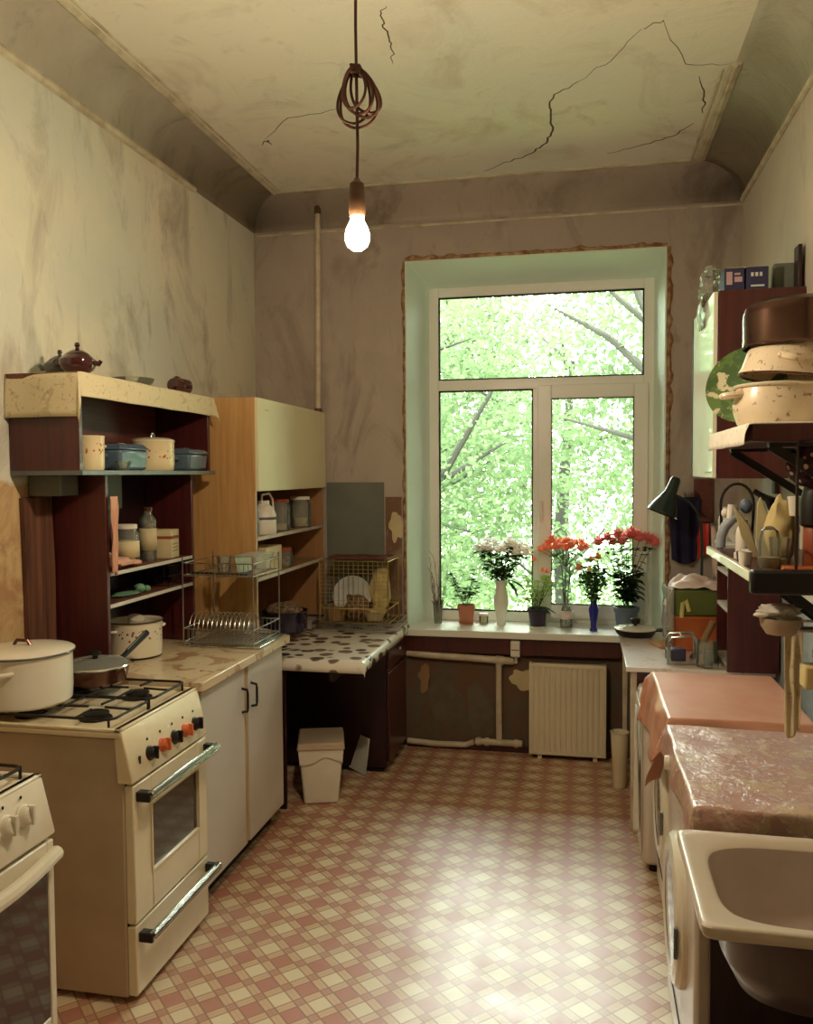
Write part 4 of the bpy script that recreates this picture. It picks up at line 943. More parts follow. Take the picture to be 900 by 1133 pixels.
c = (-1.60, 3.60, 1.199); t = MB().lathe([(0, 0), (.026, 0), (.034, .07), (.031, .07), (.024, .004), (0, .004)], c, 22).build('drinking_glass', 'clear'); tag(t, 'clear drinking glass upright in the upper tier of the dish rack', 'glass')
t = thing('spatula', 'long black spatula lying along the upper tier of the dish rack', 'spatula', (-1.62, 3.49, 1.199))
MB().ribbonbox((-1.72, 3.49, 1.204), (-1.60, 3.49, 1.204), .016, .008).build('handle', 'black', t, bevel=.002)
MB().ribbonbox((-1.60, 3.49, 1.203), (-1.43, 3.49, 1.203), .05, .004).build('blade', 'black', t, bevel=.001)
mb = MB(); mb.lathe([(0, 0), (.03, 0), (.034, .05), (.031, .05), (.027, .004), (0, .004)], (-1.52, 3.68, .9055), 22); o = mb.build('steel_cup', 'chrome'); tag(o, 'small shiny steel cup upside down in the lower tier of the dish rack', 'cup')
t = thing('fork', 'steel fork lying on the drip tray of the dish rack', 'fork', (-1.385, 3.6, .892))
mb = MB(); mb.ribbonbox((-1.385, 3.46, .894), (-1.39, 3.6, .894), .007, .002); 
for q in (-.008, -.003, .002, .007): mb.ribbonbox((-1.39+q, 3.6, .894), (-1.39+q, 3.65, .896), .002, .0015)
mb.build('fork_body', 'chrome', t)

# ================================================================== DESK TABLE IN THE CORNER
t = thing('corner_table', 'dark wooden table with a far pedestal in the corner left of the window', 'table', (-1.5, 4.4, 0))
MB().box(XL+.006, -1.03, 3.87, 4.945, .715, .745).build('tabletop', 'dark_wood', t, bevel=.003)
ped = MB().box(XL+.03, -1.05, 4.46, 4.93, .03, .714).build('pedestal', 'dark_wood', t, bevel=.003)
MB().box(-1.0505, -1.036, 4.48, 4.915, .06, .55).build('pedestal_door', 'maroon_wood', ped, bevel=.003)
MB().box(-1.0505, -1.036, 4.48, 4.915, .565, .705).build('drawer', 'maroon_wood', ped, bevel=.003)
MB().ball((-1.030, 4.72, .64), .010, .010, .010).build('drawer_knob', 'chrome', ped)
MB().box(XL+.03, -1.42, 3.88, 3.90, .0, .714).build('side_panel', 'dark_wood', t, bevel=.002)
MB().box(-1.20, -1.175, 3.90, 4.46, .64, .714).build('apron', 'dark_wood', t)
MB().box(XL+.06, -1.08, 4.48, 4.90, 0, .03).build('pedestal_foot', 'rubber', t)
mb = drape(XL+.012, -1.018, 3.862, 4.94, .747, right=.05, near=.055, flare=.04, rip=.002, freq=14, nu=50, nv=50, seed=5); o = mb.build('tablecloth', 'tablecloth', solid=.0015, ang=180)
tag(o, 'cream oilcloth with brown leaf shapes on the corner table', 'tablecloth')
# lift table surface
# white bin
c = Vector((-1.305, 4.085, 0)); R_ = RZ(c, 17)
t = thing('waste_bin', 'white square plastic waste bin with a lid and bag beside the corner table', 'bin', c)
MB(R_).frustum((-.085, .085, -.11, .11), (-.11, .11, -.13, .13), 0, .285).build('bin_body', 'white_pl', t, bevel=.010)
MB(R_).frustum((-.119, .119, -.14, .14), (-.112, .112, -.132, .132), .278, .312).build('lid', 'cream_side', t, bevel=.006)
mb = MB(R_)
def bagf(u, v):
    a = u*2*PI; 
    r = 1/max(abs(math.cos(a)), abs(math.sin(a))); x_, y_ = math.cos(a)*r, math.sin(a)*r
    k = 1.015+.03*noise.noise(Vector((u*18, v*2, 1)))*(1-v)
    zz = .287-.075*(1-v)*(1+.45*noise.noise(Vector((u*7, 0, 4))))
    wd = .11-.004+(.006); return (x_*(.086+.024*zz/.285)*k, y_*(.111+.019*zz/.285)*k, zz)
mb.grid(bagf, 80, 6); mb.build('bin_bag', 'white_pl', t, solid=.0008)
# dustpan-like panel
mb = MB(); P = [(-1.27, 4.47, .02), (-1.155, 4.40, .003), (-1.135, 4.42, .20), (-1.25, 4.50, .21)]
mb.poly(P, .006, (.3, -.6, 0)); o = mb.build('plastic_sheet', 'paper', bevel=.001); tag(o, 'pale grey plastic sheet leaning against the table pedestal beside the white bin', 'panel')

# board on the back wall & brass basket
o = MB().box(-1.528, -1.172, YB-.014, YB-.001, .86, 1.588).build('wall_board', 'grey_board', bevel=.002); tag(o, 'square grey-green board fixed to the back wall left of the window', 'board')
t = thing('wire_drying_basket', 'brass wire basket on a white tray, standing on the corner table beside the window', 'basket', (-1.28, 4.74, .752))
mb = MB(); a0, a1, b0, b1, z0, z1 = -1.475, -1.075, 4.62, 4.90, .775, 1.145
for k in range(2):
    for (p0, p1) in (((a0, b0), (a1, b0)), ((a0, b1), (a1, b1))): 
        for zz in (z0+.02, z1): mb.tube([(p0[0], p0[1], zz), (p1[0], p1[1], zz)], .004, 6)
for zz in (z0+.02, z0+.10, z1): mb.tube([(a0, b0, zz), (a1, b0, zz), (a1, b1, zz), (a0, b1, zz)], .004, 6, closed=True)
for i in range(4): mb.tube([((a0, a1)[i % 2], (b0, b1)[i//2], .757), ((a0, a1)[i % 2], (b0, b1)[i//2], z1)], .0045, 6)
mb.build('basket_frame', 'brass', t)
mb = MB()
for i in range(1, 14):
    x_ = a0+(a1-a0)*i/14; mb.tube([(x_, b0, z0+.10), (x_, b0, z0+.02), (x_, b1, z0+.02), (x_, b1, z0+.10)], .0018, 4)
for i in range(1, 14):
    x_ = a0+(a1-a0)*i/14
    mb.tube([(x_, b0, z0+.1), (x_, b0, z1)], .0018, 4)
for i in range(1, 12):
    z_ = z0+.1+(z1-z0-.1)*i/12
    for xx0, xx1 in (((a0, a0+.09), (a1-.09, a1)) if 2 < i < 9 else ((a0, a1),)): mb.tube([(xx0, b0, z_), (xx1, b0, z_)], .0018, 4)
mb.build('basket_mesh', 'brass', t)
mb = MB(); z_ = .765
mb.tube([(a0-.03, b0-.05, z_), (a1+.04, b0-.05, z_), (a1+.05, b0-.04, z_), (a1+.05, b1, z_), (a0-.03, b1, z_)], .006, 7, closed=True); mb.tube([(a0-.03, b0-.05, z_+.035), (a1+.04, b0-.05, z_+.035), (a1+.05, b0-.04, z_+.035), (a1+.05, b1, z_+.035), (a0-.03, b1, z_+.035)], .003, 7, closed=True)
for i in range(24):
    x_ = a0-.03+(a1-a0+.08)*i/24; mb.tube([(x_, b0-.05, z_), (x_, b0-.05, z_+.035)], .0015, 4); mb.tube([(x_, b0-.05, z_), (x_, b1, z_)], .0012, 4)
mb.build('tray', 'wire', t)
o = MB().lathe([(0, 0), (.06, 0), (.115, .014), (.116, .018), (.06, .006), (0, .005)], (-1.33, 4.80, .925), 34, (.1, -1, .25)).build('plate', 'paper'); tag(o, 'pale plate standing inside the brass wire basket', 'plate', None)
mb = MB(); mb.lathe([(0, 0), (.045, 0), (.07, .05), (.066, .05), (.04, .004), (0, .004)], (-1.18, 4.73, .798), 26); o = mb.build('bowl', 'carton'); tag(o, 'cream bowl inside the brass wire basket', 'bowl')
mb = MB(); mb.lathe([(0, 0), (.045, 0), (.06, .07), (.056, .07), (.04, .004), (0, .004)], (-1.40, 4.68, .798), 26); o = mb.build('bowl', 'kraft'); tag(o, 'brown bowl at the left end inside the brass wire basket', 'bowl')
mb = MB(); mb.grid(lambda u, v: (-1.44+.36*u, 4.64+.22*v, 1.158+.012*noise.noise(Vector((u*5, v*4, 2)))), 20, 14); o = mb.build('folded_napkin', 'maroon_in', solid=.006, ang=180); tag(o, 'dark red folded napkin lying over the brass wire basket', 'napkin')

mb = MB(); mb.ball((-1.16, 4.80, .97), .055, .04, .12, 24, 16, wob=.35); o = mb.build('kitchen_cloth', 'sponge'); tag(o, 'yellowish crumpled cloth at the right end inside the brass wire basket', 'cloth')
mb = MB(); mb.ball((-1.28, 4.72, .87), .07, .04, .07, 24, 16, wob=.45); o = mb.build('kitchen_cloth', 'contents_d'); tag(o, 'dark brown crumpled cloth in the middle of the brass wire basket', 'cloth')

# ================================================================== BACK WALL: pipe, radiator, heating pipes
t = thing('riser_pipe', 'thin cream vertical pipe on the back wall above the corner cupboard', 'pipe', (-1.57, 4.935, 2.0))
MB().tube([(-1.572, 4.935, 2.02), (-1.563, 4.935, 3.20)], .0165, 12).build('pipe', 'pipe', t)
MB().tube([(-1.572, 4.935, 1.99), (-1.572, 4.935, 2.035)], .024, 12).build('lower_collar', 'socket', t)
MB().tube([(-1.563, 4.935, 3.19), (-1.563, 4.935, 3.235)], .021, 12).build('upper_collar', 'socket', t)
t = thing('radiator', 'cream ribbed panel radiator low on the wall under the window sill', 'radiator', (-.085, 4.87, .015))
mb = MB(); x0, x1, z0, z1 = -.302, .128, .03, .553; nr = 13; vs = []; fs = []
cols = []
for i in range(nr):
    a = x0+.018+(x1-x0-.036)*i/nr; b_ = x0+.018+(x1-x0-.036)*(i+1)/nr; w_ = b_-a
    cols += [(a, 0), (a+w_*.2, 0), (a+w_*.35, .009), (a+w_*.65, .009), (a+w_*.8, 0)]
cols += [(x1-.018, 0)]
for (x_, d_) in cols:
    for (z_, k) in ((z0+.02, 0), (z0+.04, 1), (z1-.04, 1), (z1-.02, 0)): vs.append((x_, 4.842+d_*k, z_))
for i in range(len(cols)-1):
    for k in range(3): fs.append((i*4+k, i*4+4+k, i*4+5+k, i*4+1+k))
mb.add(vs, fs)
mb.box(x0, x0+.018, 4.842, 4.90, z0, z1); mb.box(x1-.018, x1, 4.842, 4.90, z0, z1); mb.box(x0+.018, x1-.018, 4.842, 4.90, z1-.02, z1); mb.box(x0+.018, x1-.018, 4.842, 4.90, z0, z0+.02); mb.box(x0+.018, x1-.018, 4.88, 4.90, z0, z1)
mb.build('panel', 'radiator', t, bevel=.002, ang=25)
for x_ in (x0+.06, x1-.06): MB().box(x_-.015, x_+.015, 4.90, 4.96, .35, .45).build('bracket', 'radiator', t)
for x_ in (x0+.06, x1-.06): MB().box(x_-.012, x_+.012, 4.86, 4.90, 0, .032).build('foot', 'radiator', t)
t = thing('heating_pipe', 'old cream heating pipes running along the wall under the sill left of the radiator', 'pipes', (-.7, 4.92, 0))
MB().tube([(-1.03, 4.925, .572), (-.95, 4.925, .565), (-.42, 4.925, .545), (-.395, 4.925, .545)], .021, 12).build('upper_pipe', 'pipe', t)
MB().tube([(-.482, 4.915, .54), (-.480, 4.915, .075)], .018, 12).build('vertical_pipe', 'pipe', t)
MB().tube([(-1.03, 4.925, .040), (-.85, 4.925, .030), (-.68, 4.925, .034), (-.63, 4.92, .055)], .017, 12).build('lower_pipe', 'pipe', t)
MB().tube([(-.62, 4.915, .062), (-.345, 4.915, .062)], .019, 12).build('lower_joint', 'pipe', t)
for x_ in (-.60, -.55, -.38): MB().tube([(x_-.012, 4.915, .062), (x_+.012, 4.915, .062)], .025, 12).build('collar', 'pipe', t)
MB().tube([(-.50, 4.92, .547), (-.455, 4.92, .546)], .027, 12).build('tee_joint', 'pipe', t)
t = thing('wall_socket', 'small white plastic box on the wall just under the middle of the sill', 'socket', (-.385, 4.94, .55))
MB().box(-.412, -.358, 4.885, 4.92, .575, .668).build('box', 'white_pl', t, bevel=.006)
MB().box(-.407, -.363, 4.884, 4.9, .615, .62).build('seam', 'grey_gl', t)
MB().tube([(-.385, 4.935, .60), (-.385, 4.94, .53)], .012, 10).build('cable_stub', 'white_pl', t)

# ================================================================== WINDOW SILL PLANTS
SZ = .7225
def stemtube(mb, p0, p1, r=.0022, bow=.02, n=6):
    p0, p1 = Vector(p0), Vector(p1); s_ = Vector((random.uniform(-1, 1), random.uniform(-1, 1), 0))*bow; pts = []
    for i in range(n+1):
        q = i/n; pts.append(p0.lerp(p1, q)+s_*math.sin(PI*q))
    mb.tube(pts, [r*(1-.4*i/n) for i in range(n+1)], 5); return pts
def bloom(t, c, r, mat, n=26, layers=3, up_=Vector((0, 0, 1)), nm='flower', flat=.6):
    mb = MB(); c = Vector(c)
    for l in range(layers):
        el = math.radians(8+l*(75/max(layers-1, 1)))
        for i in range(n//layers):
            a = 2*PI*i/(n//layers)+l*.5+random.uniform(-.12, .12); d = Vector((math.cos(a)*math.cos(el), math.sin(a)*math.cos(el), math.sin(el)*flat+.05))
            mb.leaf(c, d, r*1.35*(1-.13*l)*random.uniform(.85, 1.1), r*.75, .15)
    mb.ball(c+Vector((0, 0, r*.2)), r*.5, r*.5, r*.42, 8, 5)
    return mb.build(nm, mat, t, ang=180)
def leaves(mb, pts, L, W, n, spread=1.0, lo=.2):
    for i in range(n):
        q = lo+(1-lo)*random.random(); k = q*(len(pts)-1); i0 = min(int(k), len(pts)-2); p = Vector(pts[i0]).lerp(Vector(pts[i0+1]), k-i0)
        a = random.uniform(0, 2*PI); mb.leaf(p, (math.cos(a)*spread, math.sin(a)*spread, random.uniform(-.1, .7)), L*random.uniform(.7, 1.2), W, .3)
def flowerpot(t, c, r, h, mat, saucer=None, soil=True):
    MB().lathe([(0, 0), (r*.72, 0), (r*.76, .004), (r*.95, h*.78), (r*1.04, h*.79), (r*1.08, h), (r*1.0, h), (r*.93, h*.8), (r*.9, h*.86)], c, 30).build('pot', mat, t)
    if soil: MB().lathe([(0, h*.86), (r*.92, h*.86)], c, 24).build('soil', 'soil', t)
    if saucer: MB().lathe([(0, -.0), (r*.8, 0), (r*.95, .014), (r*.90, .014), (r*.78, .004)], c, 28).build('saucer', saucer, t)
# dry twigs in a slim glass
c = Vector((-.872, 5.10, SZ)); t = thing('dry_twigs', 'bunch of thin dry twigs in a slim glass at the left end of the sill', 'plant', c)
MB().lathe([(0, 0), (.022, 0), (.024, .004), (.030, .12), (.028, .12), (.022, .006), (0, .006)], c, 22).build('glass_vase', 'clear', t)
mb = MB()
for i in range(15):
    a = random.uniform(0, 2*PI); e = c+Vector((math.cos(a)*random.uniform(.02, .07)+(.06 if i % 3 == 0 else 0), math.sin(a)*.04, random.uniform(.24, .42)))
    P = stemtube(mb, c+Vector((random.uniform(-.01, .01), random.uniform(-.01, .01), .008)), e, .0018, .012)
    for k in range(3): q = P[random.randint(2, 6)]; mb.tube([q, q+Vector((random.uniform(-.03, .03), random.uniform(-.02, .02), .04))], [.0013, .0007], 4)
mb.build('twigs', 'stem_br', t)
mb = MB()
for i in range(8): mb.leaf(c+Vector((0, 0, .06)), (random.uniform(-.5, .5), random.uniform(-.3, .3), 1), .09, .012, .1)
mb.build('leaves', 'leaf_dk', t, ang=180)
# clay pot
c = Vector((-.700, 5.12, SZ)); t = thing('potted_plant', 'small leafy plant with two leaning stems in a terracotta pot on the sill', 'potted plant', c)
flowerpot(t, c, .052, .115, 'terracotta', 'terracotta')
st, lf = MB(), MB()
for e in ((-.10, -.02, .33), (-.085, .02, .27), (.055, .0, .34), (.035, -.02, .26), (-.03, .01, .22), (.07, .02, .27)):
    P = stemtube(st, c+Vector((0, 0, .09)), c+Vector(e), .0028, .012); leaves(lf, P, .036, .021, 28, lo=.3)
st.build('stems', 'stem', t); lf.build('leaves', 'leaf_dk', t, ang=180)
# tiny jar
c = (-.597, 5.15, SZ); jar('honey_jar', 'tiny jar with pale yellow contents between the terracotta pot and the white vase', c, .028, .055, .9, 'petal_y', 'white_pl')
# white vase bouquet
c = Vector((-.487, 5.11, SZ)); t = thing('white_bouquet', 'big bouquet of white flowers in a tall white vase on the sill', 'bouquet', c)
MB().lathe([(0, 0), (.026, 0), (.028, .005), (.024, .02), (.030, .06), (.043, .12), (.046, .16), (.034, .21), (.030, .24), (.038, .272), (.034, .272), (.027, .24), (.025, .2), (0, .19)], c, 30).build('vase', 'white_pl', t)
st, lf = MB(), MB()
for i in range(22):
    a = 2*PI*i/22*2.4; rr = .05+.12*(i/22)**.6; e = c+Vector((math.cos(a)*rr, math.sin(a)*rr*.55, .52-rr*.45+random.uniform(-.02, .02)))
    P = stemtube(st, c+Vector((random.uniform(-.01, .01), random.uniform(-.01, .01), .2)), e, .0022, .01); leaves(lf, P, .05, .024, 18, lo=.3)
    bloom(t, e, random.uniform(.040, .052), 'petal_w', 21)
st.build('stems', 'stem', t); lf.build('leaves', 'leaf_dk', t, ang=180)
lf = MB(); P = stemtube(MB(), c, c, .001)
for (dx, dz) in ((.06, .20), (.085, .17), (.07, .24), (.10, .22)): lf.leaf(c+Vector((dx*.5, -.01, .27)), (dx, -.02, dz-.24), .11, .035, .35)
lf.build('trailing_leaves', 'leaf_dk', t, ang=180)
# dark pot light green plant
c = Vector((-.266, 5.05, SZ)); t = thing('potted_plant', 'light green bushy plant with a few orange flowers in a dark purple pot', 'potted plant', c)
flowerpot(t, c, .056, .118, 'dark_pot', 'white_pl')
st, lf, l2 = MB(), MB(), MB()
for i in range(12):
    a = 2*PI*i/12; e = c+Vector((math.cos(a)*random.uniform(.05, .11), math.sin(a)*.07, random.uniform(.19, .33)))
    P = stemtube(st, c+Vector((0, 0, .1)), e, .0025, .015); leaves(lf, P, .055, .030, 9, lo=.4)
for i in range(9): a = random.uniform(0, 6.28); l2.leaf(c+Vector((0, 0, .115)), (math.cos(a), math.sin(a)*.6, .25), .10, .03, .6)
st.build('stems', 'stem', t); lf.build('leaves', 'leaf_lt', t, ang=180); l2.build('low_leaves', 'leaf_dk', t, ang=180)
for e in ((.03, -.02, .34), (.055, 0, .33), (-.02, 0, .40)): bloom(t, c+Vector(e), .022, 'petal_c', 12, 2)
# coral flowers in a glass bottle
c = Vector((-.100, 5.10, SZ)); t = thing('coral_bouquet', 'round head of coral flowers on long stems in a clear bottle with a pale label', 'bouquet', c)
MB().lathe([(0, 0), (.034, 0), (.036, .006), (.036, .085), (.026, .115), (.013, .15), (.013, .20), (.015, .205), (.011, .205), (.010, .15), (.022, .112), (.033, .08), (.033, .008), (0, .006)], c, 28).build('bottle', 'clear', t)
MB().lathe([(.0368, .05), (.0368, .10)], c, 28).build('label', 'pink_cloth', t, solid=.0006)
st, lf = MB(), MB()
for i in range(20):
    a = 2*PI*i*.381; rr = .155*math.sqrt((i+.5)/20); e = c+Vector((math.cos(a)*rr-.01, math.sin(a)*rr*.6, .51-.35*rr*rr/.155+random.uniform(-.012, .012)))
    if i % 4 == 0: stemtube(st, c+Vector((0, 0, .02)), c+Vector((e.x-c.x, e.y-c.y, 0))*.25+Vector((0, 0, .38)), .003, .01)
    stemtube(st, c+Vector((0, 0, .36)), e, .002, .006)
    bloom(t, e, random.uniform(.032, .042), 'petal_c', 15, 3, flat=1.2)
P = stemtube(st, c+Vector((0, 0, .16)), c+Vector((.0, 0, .40)), .003, .01); leaves(lf, P, .10, .028, 7)
for i in range(16): a = random.uniform(0, 6.28); lf.leaf(c+Vector((math.cos(a)*.07, math.sin(a)*.04, .44)), (math.cos(a), math.sin(a), -.3), .05, .02, .2)
st.build('stems', 'stem', t); lf.build('leaves', 'leaf', t, ang=180)
# blue vase
c = Vector((.058, 5.0, SZ)); t = thing('leafy_bouquet', 'leafy bouquet with small yellow and orange flowers in a slim cobalt blue vase', 'bouquet', c)
MB().lathe([(0, 0), (.022, 0), (.023, .006), (.016, .02), (.018, .05), (.026, .10), (.029, .125), (.024, .15), (.017, .165), (.022, .185), (.018, .185), (.013, .165), (0, .15)], c, 28).build('vase', 'blue_glass', t)
st, lf, lb = MB(), MB(), MB()
for i in range(16):
    a = 2*PI*i*.381; rr = .11*math.sqrt((i+.5)/16); e = c+Vector((math.cos(a)*rr, math.sin(a)*rr*.6, .44-.9*rr+random.uniform(-.02, .02)))
    P = stemtube(st, c+Vector((0, 0, .16)), e, .002, .012); leaves(lf if i % 2 else lb, P, .045, .028, 20, lo=.15)
    if i % 3 == 0: bloom(t, e+Vector((0, 0, .02)), .026, 'petal_y' if i % 2 else 'petal_c', 12, 2)
st.build('stems', 'stem', t); lf.build('leaves', 'leaf', t, ang=180); lb.build('dark_leaves', 'leaf_dk', t, ang=180)
# roses pot
c = Vector((.245, 5.07, SZ)); t = thing('potted_rose', 'tall plant with pink-red blooms and dark leaves in a slate blue pot', 'potted plant', c)
flowerpot(t, c, .070, .135, 'slate_pot', 'slate_pot')
st, lf = MB(), MB()
heads = [(-.16, .0, .50), (-.11, -.03, .53), (-.05, .02, .545), (-.03, -.04, .51), (.03, 0, .55), (.07, -.03, .53), (.12, .01, .525), (.155, .0, .50), (.0, .04, .53), (-.08, .03, .50)]
for i, e in enumerate(heads):
    P = stemtube(st, c+Vector((random.uniform(-.015, .015), 0, .11)), c+Vector((e[0]*.35, e[1], .33)), .0035, .01)
    P2 = stemtube(st, P[-1], c+Vector(e), .0025, .008); leaves(lf, P, .060, .042, 20, lo=.25); leaves(lf, P2, .048, .032, 8, lo=0)
    bloom(t, c+Vector(e), random.uniform(.040, .055), 'petal_p', 24, 3, flat=1.1)
for k in range(4): lf.leaf(c+Vector((.04, -.01, .20+.03*k)), (.8, -.2, -.1), .07, .045, .3)
st.build('stems', 'stem', t); lf.build('leaves', 'leaf_dk', t, ang=180)

# ================================================================== RIGHT: TABLE BY THE WINDOW
t = thing('side_table', 'small table with a worn pinkish white top in the corner right of the window', 'table', (.5, 4.36, 0))
MB().box(.190, .825, 3.93, 4.80, .737, .760).build('tabletop', 'pink_table', t, bevel=.003)
for (x_, y_) in ((.225, 3.965), (.225, 4.765), (.79, 3.965), (.79, 4.765)): MB().frustum((x_-.010, x_+.010, y_-.010, y_+.010), (x_-.014, x_+.014, y_-.014, y_+.014), 0, .737).build('leg', 'pipe', t, bevel=.002)
MB().box(.235, .79, 3.955, 3.97, .67, .736).build('apron', 'maroon_wood', t)
MB().box(.215, .23, 3.985, 4.75, .67, .736).build('apron', 'maroon_wood', t)
# frying pan with lid on table
c = (.275, 4.70, .7605); t = thing('lidded_pan', 'flat black pan with a pale lid and black knob on the side table', 'pan', c)
MB().lathe([(0, 0), (.085, 0), (.100, .012), (.112, .036), (.108, .036), (.096, .014), (0, .01)], c, 36).build('pan_body', 'black', t)
lid = MB().lathe([(.112, .037), (.112, .042), (.085, .048), (.02, .053), (0, .053)], c, 36).build('lid', 'white_en', t)
MB().lathe([(.008, .052), (.008, .064), (.024, .066), (.026, .090), (.020, .094), (0, .095)], c, 20).build('lid_knob', 'black', lid)
MB().tube([(c[0]+.10, c[1]-.02, c[2]+.035), (c[0]+.20, c[1]-.05, c[2]+.045)], [.010, .013], 8).build('pan_handle', 'black', t)
o = MB(RZ((.40, 4.45, .7605), 20)).box(-.05, .05, -.07, .07, 0, .016).build('wooden_board', 'oak', bevel=.003); tag(o, 'small wooden board lying beside the black pan on the side table', 'board')
# lamp
LY = 4.62; t = thing('desk_lamp', 'dark green desk lamp with a bent arm leaning towards the window', 'lamp', (.60, LY, .7605))
MB().lathe([(0, 0), (.075, 0), (.078, .008), (.06, .022), (.015, .028), (0, .03)], (.60, LY, .7605), 30).build('base', 'lampgreen', t)
MB().tube([(.60, LY, .785), (.602, LY, 1.0), (.603, LY, 1.25), (.598, LY, 1.36), (.575, LY, 1.44), (.53, LY, 1.49), (.475, LY, 1.515), (.437, LY, 1.52)], .0075, 9).build('arm', 'lampgreen', t)
ax = Vector((-.40, -.1, -1)).normalized()
MB().lathe([(0, -.115), (.020, -.113), (.027, -.10), (.032, -.03), (.050, .01), (.070, .05), (.083, .088), (.081, .088), (.066, .05), (.045, .012), (.026, -.02), (0, -.02)], (.432, LY, 1.505), 34, ax).build('lamp_shade', 'lampgreen', t)
MB().ball(Vector((.432, LY, 1.505))+ax*.045, .024, .024, .028, 14, 8).build('bulb', 'white_pl', t)
# shopping bag
t = thing('shopping_bag', 'green and orange shopping bag stuffed full on the side table under the lamp', 'bag', (.53, 4.36, .7605))
MB().frustum((.435, .655, 4.325, 4.475), (.425, .675, 4.315, 4.485), .761, .935).build('lower_bag', 'bag_orange', t, bevel=.012)
MB().frustum((.425, .675, 4.315, 4.485), (.415, .690, 4.31, 4.49), .935, 1.065).build('upper_bag', 'bag_green', t, bevel=.012)
MB().tube([(.470, 4.308, .93), (.475, 4.306, 1.0), (.49, 4.305, 1.015), (.505, 4.307, .96)], .010, 8).build('handle', 'petal_y', t)
mb = MB(); mb.grid(lambda u, v: (.395+.30*u, 4.30+.20*v, 1.075+.055*math.sin(PI*min(1, u*1.1))*math.sin(PI*v)+.022*noise.noise(Vector((u*6, v*5, 3)))-.10*max(0, .12-u)*8), 36, 24)
o = mb.build('plastic_sheet', 'pink_cloth', solid=.002, ang=180); tag(o, 'crumpled pinkish white plastic lying over the stuffed shopping bag', 'plastic')
mb = MB(); mb.grid(lambda u, v: (.398+.012*noise.noise(Vector((v*5, u*3, 1))), 4.30+.19*u, .80+.28*v), 12, 20); mb.grid(lambda u, v: (.398+.035*u, 4.297+.006*noise.noise(Vector((v*5, u*3, 5))), .80+.28*v), 6, 20)
o = mb.build('plastic_wrap', 'plastic_film', solid=.001, ang=180); tag(o, 'translucent plastic wrap standing at the left side of the shopping bag', 'plastic')
# things near the table edge
c = (.44, 4.06, .7605); t = thing('wire_rack', 'small steel wire rack holding a dark tin on the side table', 'rack', c)
mb = MB()
for yy in (-.05, .05): mb.tube([(c[0]-.06, c[1]+yy, c[2]+.004), (c[0]-.06, c[1]+yy, c[2]+.10), (c[0]-.045, c[1]+yy, c[2]+.125), (c[0]+.055, c[1]+yy, c[2]+.135), (c[0]+.065, c[1]+yy, c[2]+.12), (c[0]+.065, c[1]+yy, c[2]+.004)], .005, 7)
for (xx, zz) in ((-.06, .006), (.065, .006), (-.06, .06), (.065, .1), (0, .13)): mb.tube([(c[0]+xx, c[1]-.05, c[2]+zz), (c[0]+xx, c[1]+.05, c[2]+zz)], .004, 6)
for k in range(4): mb.tube([(c[0]-.045+.03*k, c[1]-.05, c[2]+.007), (c[0]-.045+.03*k, c[1]+.05, c[2]+.007)], .003, 5)
mb.tube([(c[0]-.06, c[1]-.05, c[2]+.007), (c[0]+.065, c[1]-.05, c[2]+.007)], .004, 6)
mb.build('frame', 'wire', t)
o = MB().box(c[0]-.045, c[0]+.02, c[1]-.035, c[1]+.035, c[2]+.012, c[2]+.068).build('tin', 'dark_pot', bevel=.006); tag(o, 'small dark tin inside the steel wire rack', 'tin')
jar('glass_jar', 'squat clear glass jar at the near edge of the side table', (.545, 4.0, .7605), .045, .115, .0, lidmat=None, sh=.95)
jar('glass_jar', 'low clear glass jar with pinkish contents against the dark panel on the side table', (.578, 4.10, .7605), .032, .085, .7, 'pink_print', None, sh=.9)
c = (.575, 3.965, .7605)
mb = MB(); mb.grid(lambda u, v: (.535+.07*u, 3.945+.06*v, .764+.035*abs(noise.noise(Vector((u*5, v*5, 8))))), 16, 14); o = mb.build('crumpled_bag', 'plastic_film', solid=.001); tag(o, 'crumpled clear plastic bag at the table edge beside the squat jar', 'bag')
o = MB().tube([(.50, 4.17, .765), (.53, 4.14, .80), (.60, 4.2, .93)], [.012, .016, .016], 10).build('wooden_pestle', 'kraft'); tag(o, 'brown wooden handle sticking up behind the glass jars on the side table', 'utensil')
# small dark cabinet on the table
t = thing('small_cabinet', 'tall dark red-brown cabinet standing on the side table against the right wall', 'cabinet', (.73, 4.0, .7605))
MB().box(.618, .832, 3.895, 3.915, .7605, 1.30).build('side_panel', 'maroon_wood', t, bevel=.002)
MB().box(.618, .832, 4.20, 4.22, .7605, 1.30).build('side_panel', 'maroon_wood', t, bevel=.002)
MB().box(.605, .832, 3.895, 4.24, 1.30, 1.32).build('top_board', 'shelf_edge', t, bevel=.002)
for zz in (1.18, 1.02, .78): MB().box(.618, .832, 3.915, 4.20, zz, zz+.016).build('shelf', 'shelf_edge', t)
MB().box(.825, .832, 3.915, 4.20, .77, 1.30).build('back_panel', 'maroon_in', t)
bottle('plastic_bottle', 'white plastic bottle with a wide cap on top of the small dark cabinet', (.645, 4.17, 1.3205), .030, .155, 'white_pl', 'white_pl', neck=.6)
c = (.70, 4.10, 1.3205); t = thing('paper_roll', 'short white paper roll on its side on top of the small dark cabinet', 'roll', c)
MB().lathe([(.016, -.05), (.045, -.05), (.045, .05), (.016, .05), (.016, -.05)], (.685, 4.05, 1.3205+.0455), 28, (.2, 1, 0)).build('roll_body', 'white_cloth', t)
bottle('plastic_bottle', 'small white bottle with pinkish label inside the small dark cabinet', (.66, 4.10, 1.1965), .022, .09, 'white_pl', 'rust', neck=.5, lab='pink_print')
